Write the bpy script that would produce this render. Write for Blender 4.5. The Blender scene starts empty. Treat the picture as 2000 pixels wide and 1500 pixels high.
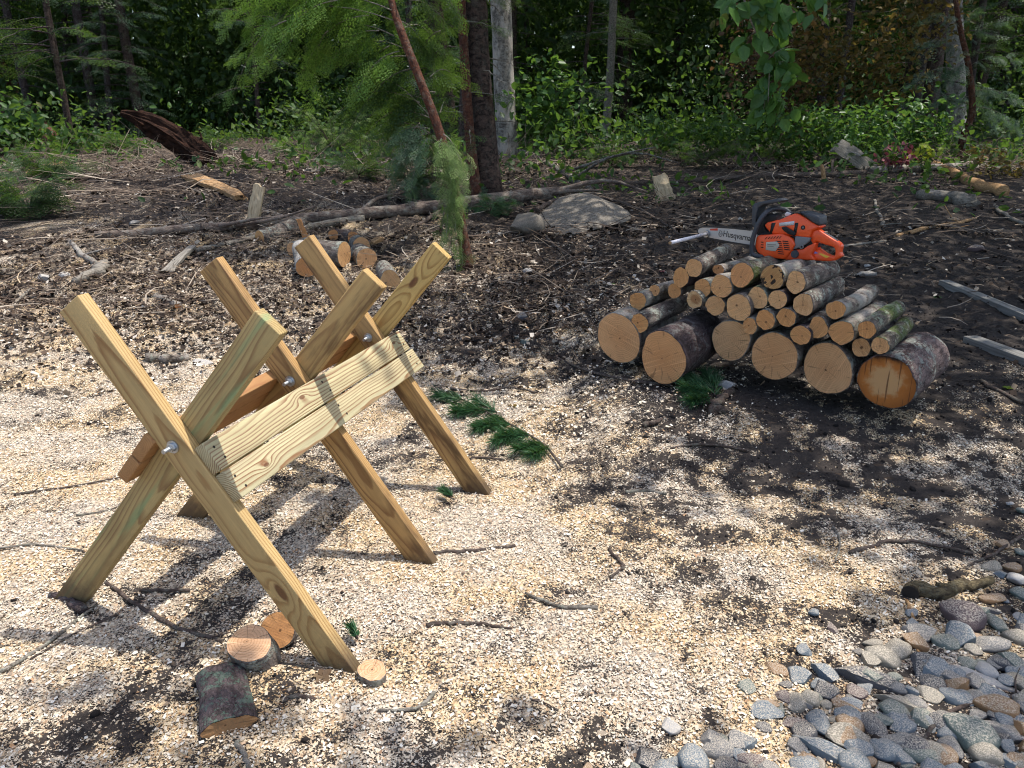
import bpy, math, random
import numpy as np
from mathutils import Matrix, Vector
C = bpy.context.scene
COL = C.collection
R = math.radians
rng = np.random.default_rng(7)
random.seed(5)

# ---------------------------------------------------------------- camera, sky, sun, exposure
F, PITCH, CAMH = 1536.0, 0.3224, 1.4763        # focal length in pixels of a 2000 px wide picture
cam_d = bpy.data.cameras.new('camera'); cam = bpy.data.objects.new('camera', cam_d); COL.objects.link(cam)
cam.location = (0, 0, CAMH); cam.rotation_euler = (math.pi/2-PITCH, 0, 0)
cam_d.sensor_width = 36; cam_d.lens = F/2000*36; cam_d.clip_start = .05; cam_d.clip_end = 500
C.camera = cam
SUN = Vector((.334, .065, 1)).normalized()     # towards the sun
SUN_EL = math.asin(SUN.z); SUN_AZ = math.atan2(SUN.x, SUN.y)
w = bpy.data.worlds.new('World'); C.world = w; w.use_nodes = True
nt = w.node_tree
sky = nt.nodes.new('ShaderNodeTexSky'); sky.sky_type = 'NISHITA'; sky.sun_disc = False
sky.sun_elevation = SUN_EL; sky.sun_rotation = SUN_AZ; sky.air_density = 1.0; sky.dust_density = 2.5; sky.ozone_density = .6
bg = nt.nodes['Background']; nt.links.new(sky.outputs[0], bg.inputs[0]); bg.inputs[1].default_value = .15
sl = bpy.data.lights.new('sun', 'SUN'); sl.energy = 2.8; sl.angle = R(.55); sl.color = (1, .95, .87)
so = bpy.data.objects.new('sun', sl); COL.objects.link(so)
so.rotation_euler = SUN.to_track_quat('Z', 'Y').to_euler(); so.location = (4, 2, 12)
C.view_settings.view_transform = 'Standard'; C.view_settings.look = 'None'
C.view_settings.exposure = .90; C.view_settings.gamma = 1
C.cycles.max_bounces = 6; C.cycles.diffuse_bounces = 3; C.cycles.glossy_bounces = 2; C.cycles.transmission_bounces = 4
C.cycles.caustics_reflective = False; C.cycles.caustics_refractive = False
C.cycles.use_denoising = True; C.cycles.denoising_prefilter = 'FAST'; C.cycles.pixel_filter_type = 'BLACKMAN_HARRIS'; C.cycles.filter_width = 1.1

# ---------------------------------------------------------------- noise and terrain
def _hash(ix, iy, iz, s):
    h = (ix*374761393 + iy*668265263 + iz*2147483647 + s*1274126177) & 0xffffffff
    h = ((h ^ (h >> 13))*1274126177) & 0xffffffff
    return ((h ^ (h >> 16)) & 0xffff)/65535.0
def vnoise(x, y, z=0., s=0):
    x, y, z = np.broadcast_arrays(np.asarray(x, float), np.asarray(y, float), np.asarray(z, float))
    xi, yi, zi = np.floor(x).astype(np.int64), np.floor(y).astype(np.int64), np.floor(z).astype(np.int64)
    fx, fy, fz = x-xi, y-yi, z-zi
    fx, fy, fz = [f*f*(3-2*f) for f in (fx, fy, fz)]
    r = 0
    for a in (0, 1):
        for b in (0, 1):
            for c in (0, 1):
                r = r + _hash(xi+a, yi+b, zi+c, s)*(fx if a else 1-fx)*(fy if b else 1-fy)*(fz if c else 1-fz)
    return r*2-1
def fbm(x, y, z=0., s=0, o=4):
    t, a = 0, 1.
    for i in range(o):
        t = t+a*vnoise(np.asarray(x)*2**i, np.asarray(y)*2**i, np.asarray(z)*2**i, s+i*13); a *= .5
    return t/1.8
def ss(a, b, x):
    t = np.clip((np.asarray(x, float)-a)/(b-a), 0, 1); return t*t*(3-2*t)
def terrain(x, y):
    x = np.asarray(x, float); y = np.asarray(y, float)
    z = .75*ss(4.5, 14, y)+.02*np.clip(y-14, 0, None)
    z = z+.12*ss(.2, .75, x)*ss(2.9, 3.9, y)*(1-ss(5., 8., y))
    rough = .012+.05*ss(3.6, 6.5, y)
    z = z+rough*fbm(x*1.1, y*1.1, 0, 3, 4)
    z = z+.12*ss(7, 11, y)*fbm(x*.35, y*.35, 0, 9, 2)
    z = z-.05*np.exp(-((x-2.4)/.9)**2-((y-1.5)/.8)**2)
    return z
def micro(x, y, d):                             # crumbs and clods of the soil surface
    a = (.012+.02*ss(3.5, 6, y)+.028*ss(3.6, 5.5, y)*(1-ss(.3, 1.4, x)))*(1-.45*d)
    return a*(fbm(x*7, y*7, 0, 21, 3)+.45*fbm(x*24, y*24, 0, 31, 3))+.006*d
CP, SP = math.cos(PITCH), math.sin(PITCH)
def ray(px, py):
    a, b = (px-1000)/F, (750-py)/F
    return np.array([a, CP+b*SP, -SP+b*CP])
def P3(px, py, Y):
    d = ray(px, py); t = Y/d[1]; return Vector((d[0]*t, Y, CAMH+d[2]*t))
def G(px, py, dz=0.):
    d = ray(px, py); t = .6
    while t < 60:
        if CAMH+d[2]*t < float(terrain(d[0]*t, d[1]*t))+dz: break
        t *= 1.01
    lo, hi = t/1.01, t
    for _ in range(18):
        m = (lo+hi)/2
        if CAMH+d[2]*m < float(terrain(d[0]*m, d[1]*m))+dz: hi = m
        else: lo = m
    return Vector((d[0]*hi, d[1]*hi, CAMH+d[2]*hi))
def topx(x, y, z):
    z = z-CAMH; dep = y*CP-z*SP; up = y*SP+z*CP
    dep = np.maximum(dep, .05)
    return 1000+F*x/dep, 750-F*up/dep
def mpp(p):                                     # metres per pixel at a point
    return (p[1]*CP-(p[2]-CAMH)*SP)/F

# ---------------------------------------------------------------- mesh helpers
def tag(o, label=None, cat=None, group=None, kind=None):
    if label: o['label'] = label
    if cat: o['category'] = cat
    if group: o['group'] = group
    if kind: o['kind'] = kind
    return o
def empty(name, loc, label=None, cat=None, group=None):
    o = bpy.data.objects.new(name, None); COL.objects.link(o); o.location = loc; o.empty_display_size = .1
    return tag(o, label, cat, group)
def link(name, me, mat, parent=None, mw=None, smooth=False):
    o = bpy.data.objects.new(name, me); COL.objects.link(o)
    if mat: me.materials.append(mat)
    if smooth: me.shade_smooth()
    if parent: o.parent = parent
    if mw is not None: o.matrix_local = mw
    return o
def mesh(name, V, Fc):
    me = bpy.data.meshes.new(name); me.from_pydata([tuple(v) for v in V], [], Fc); me.update(); return me
def nmesh(name, V, Q):                          # numpy mesh, all faces the same size
    V = np.asarray(V, np.float32); Q = np.asarray(Q, np.int32); k = Q.shape[1]
    me = bpy.data.meshes.new(name); me.vertices.add(len(V)); me.vertices.foreach_set('co', V.ravel())
    me.loops.add(Q.size); me.loops.foreach_set('vertex_index', Q.ravel())
    me.polygons.add(len(Q)); me.polygons.foreach_set('loop_start', np.arange(0, Q.size, k, dtype=np.int32))
    me.update(calc_edges=True); return me
def scatter(T, TF, M, O):                       # template verts, faces; M (n,3,3), O (n,3)
    V = np.einsum('nij,vj->nvi', M, T)+O[:, None, :]
    n, k = len(M), len(T)
    Q = (TF[None]+(np.arange(n)*k)[:, None, None]).reshape(-1, TF.shape[1])
    return V.reshape(-1, 3), Q
def frames(d, up=None, roll=0.):                # rotation matrices whose x axis is d
    d = d/np.linalg.norm(d, axis=1, keepdims=True)
    u = np.tile([0, 0, 1.], (len(d), 1)) if up is None else up
    y = np.cross(u, d); n = np.linalg.norm(y, axis=1, keepdims=True); y = np.where(n < 1e-4, [[0, 1., 0]], y/np.maximum(n, 1e-6))
    z = np.cross(d, y)
    c, s = np.cos(roll), np.sin(roll)
    if np.ndim(c): c, s = c[:, None], s[:, None]
    y, z = y*c+z*s, -y*s+z*c
    return np.stack([d, y, z], axis=2)
def tube(pts, rad, n=8, seed=0, rough=0., cap=True, base=0):
    pts = [np.array(p, float) for p in pts]; V = []; Fc = []
    m = len(pts); up = np.array([.13, .2, 1.])
    for i, p in enumerate(pts):
        d = pts[min(i+1, m-1)]-pts[max(i-1, 0)]; d = d/(np.linalg.norm(d)+1e-9)
        a = np.cross(up, d); a /= np.linalg.norm(a)+1e-9; b = np.cross(d, a)
        if abs(d @ up) > 1.0: pass
        r = rad[i] if hasattr(rad, '__len__') else rad
        for k in range(n):
            t = 2*math.pi*k/n
            rr = r*(1+rough*float(vnoise(math.cos(t)*1.5+seed, math.sin(t)*1.5, i*.7, 5))) if rough else r
            V.append(p+(a*math.cos(t)+b*math.sin(t))*rr)
    for i in range(m-1):
        for k in range(n):
            k2 = (k+1) % n
            Fc.append((base+i*n+k, base+i*n+k2, base+(i+1)*n+k2, base+(i+1)*n+k))
    if cap:
        Fc.append(tuple(base+k for k in range(n))[::-1]); Fc.append(tuple(base+(m-1)*n+k for k in range(n)))
    return V, Fc
def spline(pts, k=6, jit=0., seed=0):
    pts = [np.array(p, float) for p in pts]
    if len(pts) == 2: pts = [pts[0], (pts[0]+pts[1])/2, pts[1]]
    P = [2*pts[0]-pts[1]]+pts+[2*pts[-1]-pts[-2]]; out = []
    r = np.random.default_rng(seed)
    for i in range(1, len(P)-2):
        for j in range(k):
            t = j/k
            out.append(.5*((2*P[i])+(-P[i-1]+P[i+1])*t+(2*P[i-1]-5*P[i]+4*P[i+1]-P[i+2])*t*t+(-P[i-1]+3*P[i]-3*P[i+1]+P[i+2])*t**3))
    out.append(P[-2])
    if jit: out = [p+r.normal(0, jit, 3) if 0 < i < len(out)-1 else p for i, p in enumerate(out)]
    return out
def loc(V, o): return [np.array(v)-np.array(o) for v in V]
import bmesh
def boxme(name, lo, hi, bev=.003, seg=2, shear0=0., shear1=0.):
    bm = bmesh.new(); bmesh.ops.create_cube(bm, size=1)
    for v in bm.verts:
        v.co = Vector(lo[i]+(v.co[i]+.5)*(hi[i]-lo[i]) for i in range(3))
    for v in bm.verts:
        mid = (lo[0]+hi[0])/2
        v.co.x += (shear1 if v.co.x > mid else shear0)*v.co.y
    if bev: bmesh.ops.bevel(bm, geom=bm.edges[:], offset=bev, segments=seg, affect='EDGES', profile=.5)
    me = bpy.data.meshes.new(name); bm.to_mesh(me); bm.free(); return me
def prism(name, poly, y0, y1, bev=.003, ax='y', seg=2):   # polygon in x,z extruded along y
    bm = bmesh.new(); vs = [bm.verts.new((p[0], y0, p[1])) for p in poly]; f = bm.faces.new(vs)
    r = bmesh.ops.extrude_face_region(bm, geom=[f])
    for v in r['geom']:
        if isinstance(v, bmesh.types.BMVert): v.co.y = y1
    bmesh.ops.recalc_face_normals(bm, faces=bm.faces[:])
    if bev:
        es = [e for e in bm.edges if len(e.link_faces) == 2 and e.calc_face_angle(0) > .5]
        bmesh.ops.bevel(bm, geom=es, offset=bev, segments=seg, affect='EDGES', profile=.6)
    me = bpy.data.meshes.new(name); bm.to_mesh(me); bm.free(); return me
def cyl(p0, p1, r, n=20, r1=None):
    return tube([p0, p1], [r, r if r1 is None else r1], n)

# ---------------------------------------------------------------- node helpers
class M:
    def __init__(s, name, rough=.9, spec=.25):
        s.m = bpy.data.materials.new(name); s.m.use_nodes = True; s.t = s.m.node_tree
        s.b = s.t.nodes['Principled BSDF']; s.set('Roughness', rough); s.set('Specular IOR Level', spec)
    def set(s, k, v):
        i = s.b.inputs[k]
        if hasattr(v, 'is_linked') or hasattr(v, 'links'): s.t.links.new(v, i)
        else: i.default_value = tuple(v)+(1,) if hasattr(v, '__len__') and len(v) == 3 and i.type == 'RGBA' else v
        return s
    def n(s, typ, ins=None, out=0, **kw):
        nd = s.t.nodes.new('ShaderNode'+typ)
        for k, v in kw.items(): setattr(nd, k, v)
        for k, v in (ins or {}).items():
            i = nd.inputs[k]
            if hasattr(v, 'links'): s.t.links.new(v, i)
            else: i.default_value = tuple(v)+(1,) if hasattr(v, '__len__') and len(v) == 3 and i.type == 'RGBA' else v
        return nd.outputs[out]
    def co(s, k='Object'): return s.n('TexCoord', out=k) if isinstance(k, int) else s.t_out('TexCoord', k)
    def t_out(s, typ, k):
        nd = s.t.nodes.new('ShaderNode'+typ); return nd.outputs[k]
    def math(s, op, a, b=0., c=0., clamp=False): return s.n('Math', {0: a, 1: b, 2: c}, operation=op, use_clamp=clamp)
    def noise(s, v, scale, det=4, rough=.6, dist=0., out=0, w=None):
        return s.n('TexNoise', {'Vector': v, 'Scale': scale, 'Detail': det, 'Roughness': rough, 'Distortion': dist}, out)
    def voro(s, v, scale, out=0, feature='F1', rnd=1.): 
        return s.n('TexVoronoi', {'Vector': v, 'Scale': scale, 'Randomness': rnd}, out, feature=feature)
    def ramp(s, f, stops, mode='LINEAR'):
        nd = s.t.nodes.new('ShaderNodeValToRGB'); s.t.links.new(f, nd.inputs[0]); e = nd.color_ramp.elements
        nd.color_ramp.interpolation = mode
        while len(e) < len(stops): e.new(.5)
        for i, (p, c) in enumerate(stops): e[i].position = p; e[i].color = (tuple(c)+(1,)) if hasattr(c, '__len__') else (c, c, c, 1)
        return nd.outputs[0]
    def mix(s, f, a, b, mode='MIX'):
        nd = s.t.nodes.new('ShaderNodeMix'); nd.data_type = 'RGBA'; nd.blend_type = mode
        for i, v in ((0, f), (6, a), (7, b)):
            if hasattr(v, 'links'): s.t.links.new(v, nd.inputs[i])
            else: nd.inputs[i].default_value = tuple(v)+(1,) if hasattr(v, '__len__') and len(v) == 3 else v
        return nd.outputs[2]
    def map(s, f, a, b, c=0., d=1.): return s.n('MapRange', {0: f, 1: a, 2: b, 3: c, 4: d})
    def smap(s, f, a, b, c=0., d=1.): return s.n('MapRange', {0: f, 1: a, 2: b, 3: c, 4: d}, interpolation_type='SMOOTHSTEP')
    def scale(s, v, sc, off=(0, 0, 0)): return s.n('Mapping', {'Vector': v, 'Scale': sc, 'Location': off})
    def bump(s, h, st=.5, d=.01, nrm=None):
        ins = {'Height': h, 'Strength': st, 'Distance': d}
        if nrm is not None: ins['Normal'] = nrm
        s.set('Normal', s.n('Bump', ins)); return s
    def rnd(s): return s.t_out('ObjectInfo', 'Random')
    def isl(s): return s.t_out('NewGeometry', 'Random Per Island')
    def attr(s, name): 
        nd = s.t.nodes.new('ShaderNodeAttribute'); nd.attribute_name = name; return nd.outputs['Fac']
    def add(s, v, o): return s.n('VectorMath', {0: v, 1: o}, operation='ADD')
def plain(name, col, rough=.5, spec=.5, metal=0., coat=0.):
    m = M(name, rough, spec); m.set('Base Color', col).set('Metallic', metal)
    if coat: m.set('Coat Weight', coat)
    return m.m

# ---------------------------------------------------------------- covers baked per ground point: how thick sawdust lies, how much shade the added crowns throw
GX = np.arange(0, 2001, 200)
SY = [450, 520, 580, 650, 720, 800, 880, 960, 1050, 1150, 1250, 1350, 1450]
SAW = np.array([[.1,.15,.15,.2,.05,0,0,0,0,0,0],[.22,.28,.32,.5,.25,.03,.02,0,0,0,0],[.32,.36,.40,.62,.38,.1,.05,.02,0,0,0],
[.42,.44,.44,.55,.48,.2,.12,.04,.02,0,0],[.72,.55,.48,.48,.5,.4,.2,.08,.05,.03,.03],[.85,.68,.62,.52,.45,.62,.70,.25,.05,.04,.03],
[.88,.8,.7,.65,.6,.68,.74,.36,.10,.06,.05],[.86,.85,.8,.75,.76,.72,.58,.32,.16,.09,.06],[.86,.85,.8,.78,.86,.84,.74,.46,.26,.15,.10],
[.82,.8,.8,.8,.86,.9,.88,.72,.48,.26,.14],[.78,.72,.75,.8,.86,.88,.88,.84,.66,.32,.16],[.74,.68,.58,.75,.82,.84,.82,.7,.42,.25,.14],
[.72,.62,.55,.7,.74,.7,.6,.45,.3,.2,.12]])
SH = np.array([[.3,.2,.15,.3,.7,.85,.9,.95,.95,.95,.9],[.15,.1,.1,.25,.7,.9,.95,1,1,.95,.9],[.15,.12,.15,.3,.7,.9,.95,1,1,1,.95],
[.3,.3,.35,.45,.7,.85,.9,1,1,1,.95],[.12,.3,.4,.55,.75,.8,.8,1,1,1,.95],[0,.15,.2,.4,.6,.3,.25,.8,1,1,.95],
[0,0,.1,.3,.45,.35,.3,.7,.95,.95,.9],[0,0,.1,.4,.2,.15,.45,.65,.85,.9,.9],[0,0,.1,.4,.15,.1,.15,.35,.6,.8,.85],
[0,.05,.15,.15,.1,.05,.1,.12,.35,.6,.75],[.1,.2,.3,.2,.2,.15,.15,.2,.35,.55,.6],[.42,.52,.6,.45,.4,.4,.4,.4,.5,.55,.6],
[.55,.6,.65,.55,.5,.5,.5,.5,.5,.55,.6]])
def saw_cover(x, y, fine=True):
    d = table(SAW, x, y); n = .62*fbm(x*2.1, y*2.1, 0, 77, 3)+.85*fbm(x*8, y*8, 0, 78, 3)+(.85*fbm(x*27, y*27, 0, 79, 3) if fine else 0)
    return np.clip(np.maximum(.2*d, d*.92+n*(.62+.38*(1-np.abs(d*2-1)**2)))*ss(0, .06, d), 0, 1)*(1-ss(9, 11, y))
def table(T, x, y):
    z = terrain(x, y); px, py = topx(x, y, z)
    i = np.clip(px/200, 0, 9.999); j = np.interp(py, SY, range(13)); j = np.clip(j, 0, 11.999)
    a, b = i.astype(int), j.astype(int); u, v = i-a, j-b
    return T[b, a]*(1-u)*(1-v)+T[b, a+1]*u*(1-v)+T[b+1, a]*(1-u)*v+T[b+1, a+1]*u*v
# ---------------------------------------------------------------- ground
def warp(a, b, c, d, st):                       # fine spacing between b and c, growing outwards to a and d
    core = list(np.arange(b, c, st)); lo = []; s = st; x = b
    while x > a: s *= 1.09; x -= s; lo.append(x)
    hi = []; s = st; x = c
    while x < d: s *= 1.09; x += s; hi.append(x)
    return np.array(lo[::-1]+core+hi)
gx = warp(-60, -3.6, 4.2, 60, .018); gy = warp(-12, .75, 6.2, 75, .018)
XX, YY = np.meshgrid(gx, gy)
ZZ = terrain(XX, YY)
sawd = saw_cover(XX.ravel(), YY.ravel()).reshape(XX.shape)
clod = fbm(XX*7, YY*7, 0, 21, 3); fine = fbm(XX*24, YY*24, 0, 31, 3)
ZZ = ZZ+micro(XX, YY, sawd)
def ground_z(x, y): return terrain(x, y)
def build_ground():
    ny, nx = XX.shape; idx = np.arange(nx*ny).reshape(ny, nx)
    Q = np.stack([idx[:-1, :-1], idx[:-1, 1:], idx[1:, 1:], idx[1:, :-1]], -1).reshape(-1, 4)
    me = nmesh('ground', np.stack([XX, YY, ZZ], -1).reshape(-1, 3), Q); me.shade_smooth()
    a = me.attributes.new('saw', 'FLOAT', 'POINT'); a.data.foreach_set('value', sawd.ravel().astype(np.float32))
    lit = (ss(4.4, 7.0, YY)*(1-ss(.6, 2.2, XX-.0))*.5+.05+ss(9, 13, YY)*.5).clip(0, 1)
    a = me.attributes.new('litter', 'FLOAT', 'POINT'); a.data.foreach_set('value', lit.ravel().astype(np.float32))
    a = me.attributes.new('clod', 'FLOAT', 'POINT'); a.data.foreach_set('value', (clod*.5+.5+.3*fine).ravel().astype(np.float32))
    m = M('soil_and_sawdust', .95, .12); v = m.co('Object')
    flat = m.n('VectorMath', {0: v, 1: (1, 1, .35)}, operation='MULTIPLY')
    wob = m.n('VectorMath', {0: m.noise(flat, 60, 2, .5, out=1), 1: (.012, .012, .012)}, operation='MULTIPLY')
    fv = m.add(flat, wob)
    # wood chips of three sizes, thrown at random over the soil
    def chips(sc, ax):
        sv = m.scale(fv, ax)
        cid = m.voro(sv, sc, 1); d = m.voro(sv, sc, 0)
        sep = m.n('SeparateColor', {0: cid}); r = sep
        g = sep.node.outputs[1]; b = sep.node.outputs[2]
        return r, g, b, d
    r1, g1, b1, d1 = chips(185, (1, .62, 1)); r2, g2, b2, d2 = chips(290, (.6, 1, 1)); r3, g3, b3, d3 = chips(390, (1, 1, 1))
    D = m.attr('saw'); big = m.noise(flat, 3.2, 5, .65); mid = m.noise(flat, 48, 5, .75)
    dd = m.math('ADD', D, m.math('MULTIPLY', m.math('SUBTRACT', mid, .5), 1.5))
    dd = m.math('MULTIPLY', dd, m.smap(D, .0, .25))
    k1 = m.math('GREATER_THAN', m.math('MULTIPLY', dd, .60), r1)
    k2 = m.math('GREATER_THAN', m.math('MULTIPLY', dd, .50), r2)
    k3 = m.math('GREATER_THAN', m.math('MULTIPLY', dd, .40), r3)
    warm = m.noise(flat, 2.1, 3, .6)
    pal = lambda g: m.mix(m.smap(warm, .40, .60), m.ramp(g, [(0, (.30, .25, .21)), (.25, (.50, .42, .32)), (.62, (.74, .67, .56)), (.88, (.60, .46, .33)), (1, (.30, .18, .11))]),
        m.ramp(g, [(0, (.44, .30, .17)), (.35, (.68, .52, .31)), (.7, (.78, .64, .44)), (.88, (.56, .36, .19)), (1, (.28, .16, .08))]))
    soiln = m.noise(v, 34, 6, .72); soilb = m.noise(v, 4.5, 4, .6)
    soil = m.ramp(soiln, [(.25, (.012, .011, .011)), (.5, (.038, .032, .029)), (.72, (.085, .07, .06)), (.9, (.14, .115, .095))])
    soil = m.mix(m.smap(soilb, .35, .65, 0, .5), soil, (.062, .052, .046), 'MIX')
    L = m.attr('litter'); lc = m.voro(m.scale(fv, (.5, 1, 1)), 60, 1); lsep = m.n('SeparateColor', {0: lc}); lg = lsep.node.outputs[1]
    litter = m.ramp(lg, [(0, (.018, .014, .012)), (.45, (.045, .033, .026)), (.72, (.11, .08, .058)), (.9, (.25, .19, .14)), (1, (.42, .35, .27))])
    lk = m.math('GREATER_THAN', m.math('MULTIPLY', L, m.map(m.noise(flat, 9, 4, .6), .35, .65, .1, 1.1)), lsep)
    col = m.mix(lk, soil, litter)
    col = m.mix(k3, col, pal(g3)); col = m.mix(k2, col, pal(g2)); col = m.mix(k1, col, pal(g1))
    m.set('Base Color', col)
    hgt = m.math('ADD', m.math('MULTIPLY', m.math('MAXIMUM', k1, m.math('MAXIMUM', k2, k3)), m.math('ADD', .6, m.math('MULTIPLY', g1, .8))), m.math('MULTIPLY', soiln, 2.2))
    hgt = m.math('ADD', hgt, m.math('MULTIPLY', lk, m.math('MULTIPLY', lg, 1.4)))
    m.bump(hgt, .9, .008)
    o = link('ground', me, m.m); tag(o, 'dark bare soil strewn with pale sawdust', kind='structure')
build_ground()

# sawdust chips: real flakes lying on the soil
def build_chips(n, x0, x1, y0, y1, s0, s1, name, gain, label):
    x = rng.uniform(x0, x1, n*3); y = y0+(y1-y0)*rng.uniform(0, 1, n*3)**1.35
    d = saw_cover(x, y); p = d**1.3*gain
    k = rng.uniform(0, 1, n*3) < p; x, y = x[k][:n], y[k][:n]; n = len(x)
    z = terrain(x, y)+.004+micro(x, y, d[k][:n])
    T = np.array([[-.5, -.28, 0], [.45, -.32, .05], [.5, .25, 0], [-.42, .3, .09]])
    a = rng.uniform(0, 6.28, n); tl = rng.normal(0, .5, n)
    dv = np.stack([np.cos(a), np.sin(a), rng.normal(0, .35, n)], 1)
    S = rng.uniform(s0, s1, n)*np.exp(rng.normal(0, .3, n))
    Mx = frames(dv, roll=tl)*S[:, None, None]
    V, Q = scatter(T, np.array([[0, 1, 2, 3]]), Mx, np.stack([x, y, z], 1))
    return nmesh(name, V, Q)
def chip_mat():
    m = M('wood_flake', .9, .15); i = m.isl()
    m.set('Base Color', m.ramp(i, [(0, (.16, .11, .08)), (.1, (.46, .39, .31)), (.4, (.66, .57, .43)), (.70, (.80, .75, .65)), (.93, (.64, .52, .38)), (1, (.50, .28, .14))]))
    return m.m
MCHIP = chip_mat()
o = link('sawdust_flakes', build_chips(170000, -3.4, 3.4, .9, 7.2, .004, .009, 'flakes', .9, ''), MCHIP)
tag(o, 'pale sawdust flakes scattered over the soil', kind='stuff')

def sparse_chips(n):
    x = rng.uniform(-4.2, 1.6, n); y = rng.uniform(3.4, 8.6, n); k = fbm(x*1.3, y*1.3, 0, 101, 3)+.5*fbm(x*9, y*9, 0, 102, 2)+.25-.18*np.clip(x, 0, 2)-.12*(y-5) > rng.uniform(-.1, .6, n); x, y = x[k], y[k]; m_ = len(x)
    T = np.array([[-.5, -.28, 0], [.45, -.32, .05], [.5, .25, 0], [-.42, .3, .09]]); a = rng.uniform(0, 6.28, m_)
    V, Q = scatter(T, np.array([[0, 1, 2, 3]]), frames(np.stack([np.cos(a), np.sin(a), rng.normal(0, .35, m_)], 1), roll=rng.normal(0, .5, m_))*(rng.uniform(.006, .014, m_)*np.clip(np.exp(rng.normal(0, .4, m_)), .4, 1.7))[:, None, None], np.stack([x, y, terrain(x, y)+micro(x, y, 0)+.016], 1))
    o = link('scattered_chips', nmesh('scattered_chips', V, Q), MCHIP); tag(o, 'pale chips strewn thinly over the dark litter behind the sawbuck', kind='stuff')
sparse_chips(42000)

# ---------------------------------------------------------------- lumber
def lumber(name, py, pz, slope, ring=.006, tint=0., knot=None, stain=0., early=(.60,.44,.22), late=(.26,.13,.05), seed=0, contrast=1., green=0., foot=False):
    m = M(name, .62, .3); v = m.co('Object')
    sx = m.n('SeparateXYZ', {0: v}); X, Y, Z = sx.node.outputs
    warpv = m.noise(m.scale(v, (1.6, 9, 9), (seed*3.7, seed, 0)), 1.0, 3, .5)
    wv = m.math('MULTIPLY', m.math('SUBTRACT', warpv, .5), .030)
    fw = m.noise(m.scale(v, (4, 40, 40), (seed, 0, 0)), 1.0, 3, .5)
    w2 = m.math('MULTIPLY', m.math('SUBTRACT', fw, .5), .006)
    lw = m.math('MULTIPLY', m.math('SUBTRACT', m.noise(m.scale(v, (2.6, 0, 0), (seed*1.3, 5, seed)), 1.0, 1, .4), .5), .022)
    yy = m.math('ADD', m.math('SUBTRACT', Y, py), wv)
    zz = m.math('ADD', m.math('ADD', m.math('SUBTRACT', Z, pz), m.math('MULTIPLY', X, slope)), m.math('ADD', lw, w2))
    d = m.math('SQRT', m.math('ADD', m.math('MULTIPLY', yy, yy), m.math('MULTIPLY', zz, zz)))
    km = None
    for kn in (knot or []):
        kx, ky, kr = kn
        dx = m.math('MULTIPLY', m.math('SUBTRACT', X, kx), .42); dy = m.math('SUBTRACT', Y, ky)
        kd = m.math('SQRT', m.math('ADD', m.math('MULTIPLY', dx, dx), m.math('MULTIPLY', dy, dy)))
        e = m.math('POWER', 2.718, m.math('MULTIPLY', m.math('MULTIPLY', kd, kd), -1/(kr*1.25)**2))
        d = m.math('ADD', d, m.math('MULTIPLY', e, kr*.95))
        k1 = m.smap(kd, kr*.30, kr*.52, 1, 0)
        km = k1 if km is None else m.math('MAXIMUM', km, k1)
    ph = m.math('FRACT', m.math('DIVIDE', d, ring))
    line = m.ramp(ph, [(0, .0), (.5, .06), (.74, .7), (.86, 1.), (.94, .8), (1, 0.)])
    var = m.noise(m.scale(v, (1.2, 14, 14), (seed*7, 0, 3)), 1, 3, .6)
    line = m.math('MULTIPLY', line, m.map(var, .3, .75, .35*contrast, 1.*contrast), clamp=True)
    e = m.mix(m.map(m.noise(m.scale(v, (3, 22, 22), (seed*2, 1, 1)), 1, 4, .6), .3, .75), tuple(c*.82 for c in early), tuple(min(1, c*1.15) for c in early))
    fib = m.noise(m.scale(v, (10, 380, 380)), 1, 3, .6)
    e = m.mix(m.map(fib, .3, .7, 0, .22), e, late)
    col = m.mix(line, e, late)
    if green: col = m.mix(m.smap(m.noise(m.scale(v, (2.5, 34, 8), (seed, 9, 9)), 1, 2, .5), .52, .74, 0, green), col, (.20, .33, .16))
    if stain: 
        sn = m.noise(m.scale(v, (3.2, 16, 16), (seed*5, 2, 7)), 1, 4, .6)
        col = m.mix(m.smap(sn, .47, .68, 0, stain), col, (.10, .055, .025))
    grime = m.smap(m.noise(m.scale(v, (5, 12, 12), (seed, 4, 4)), 1, 5, .7), .62, .82, 0, .30)
    col = m.mix(grime, col, (.12, .09, .06))
    if foot:
        fd = m.math('ADD', X, m.math('MULTIPLY', m.noise(v, 30, 4, .7), .12)); col = m.mix(m.smap(fd, .70, .86, 0, .8), col, (.05, .038, .028))
    nick = m.smap(m.noise(m.scale(v, (1, 1, 1), (seed, 2, 1)), 38, 5, .8), .66, .73, 0, .5); col = m.mix(nick, col, (.16, .11, .07))
    if km is not None: col = m.mix(m.math('MULTIPLY', km, .85), col, (.12, .045, .02))
    m.set('Base Color', col)
    m.set('Roughness', m.map(line, 0, 1, .72, .55))
    m.bump(m.math('ADD', m.math('MULTIPLY', line, .6), fib), .25, .0012)
    return m.m
W_, T_ = .089, .038
AZ = .2959; Uv = np.array([math.cos(AZ), -math.sin(AZ), 0]); Vv = np.array([math.sin(AZ), math.cos(AZ), .0066]); Zv = np.array([0, 0, 1.])
CB = np.array([-.9254, 1.9837, .6333]); LA, LB = .6223, .7094
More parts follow.
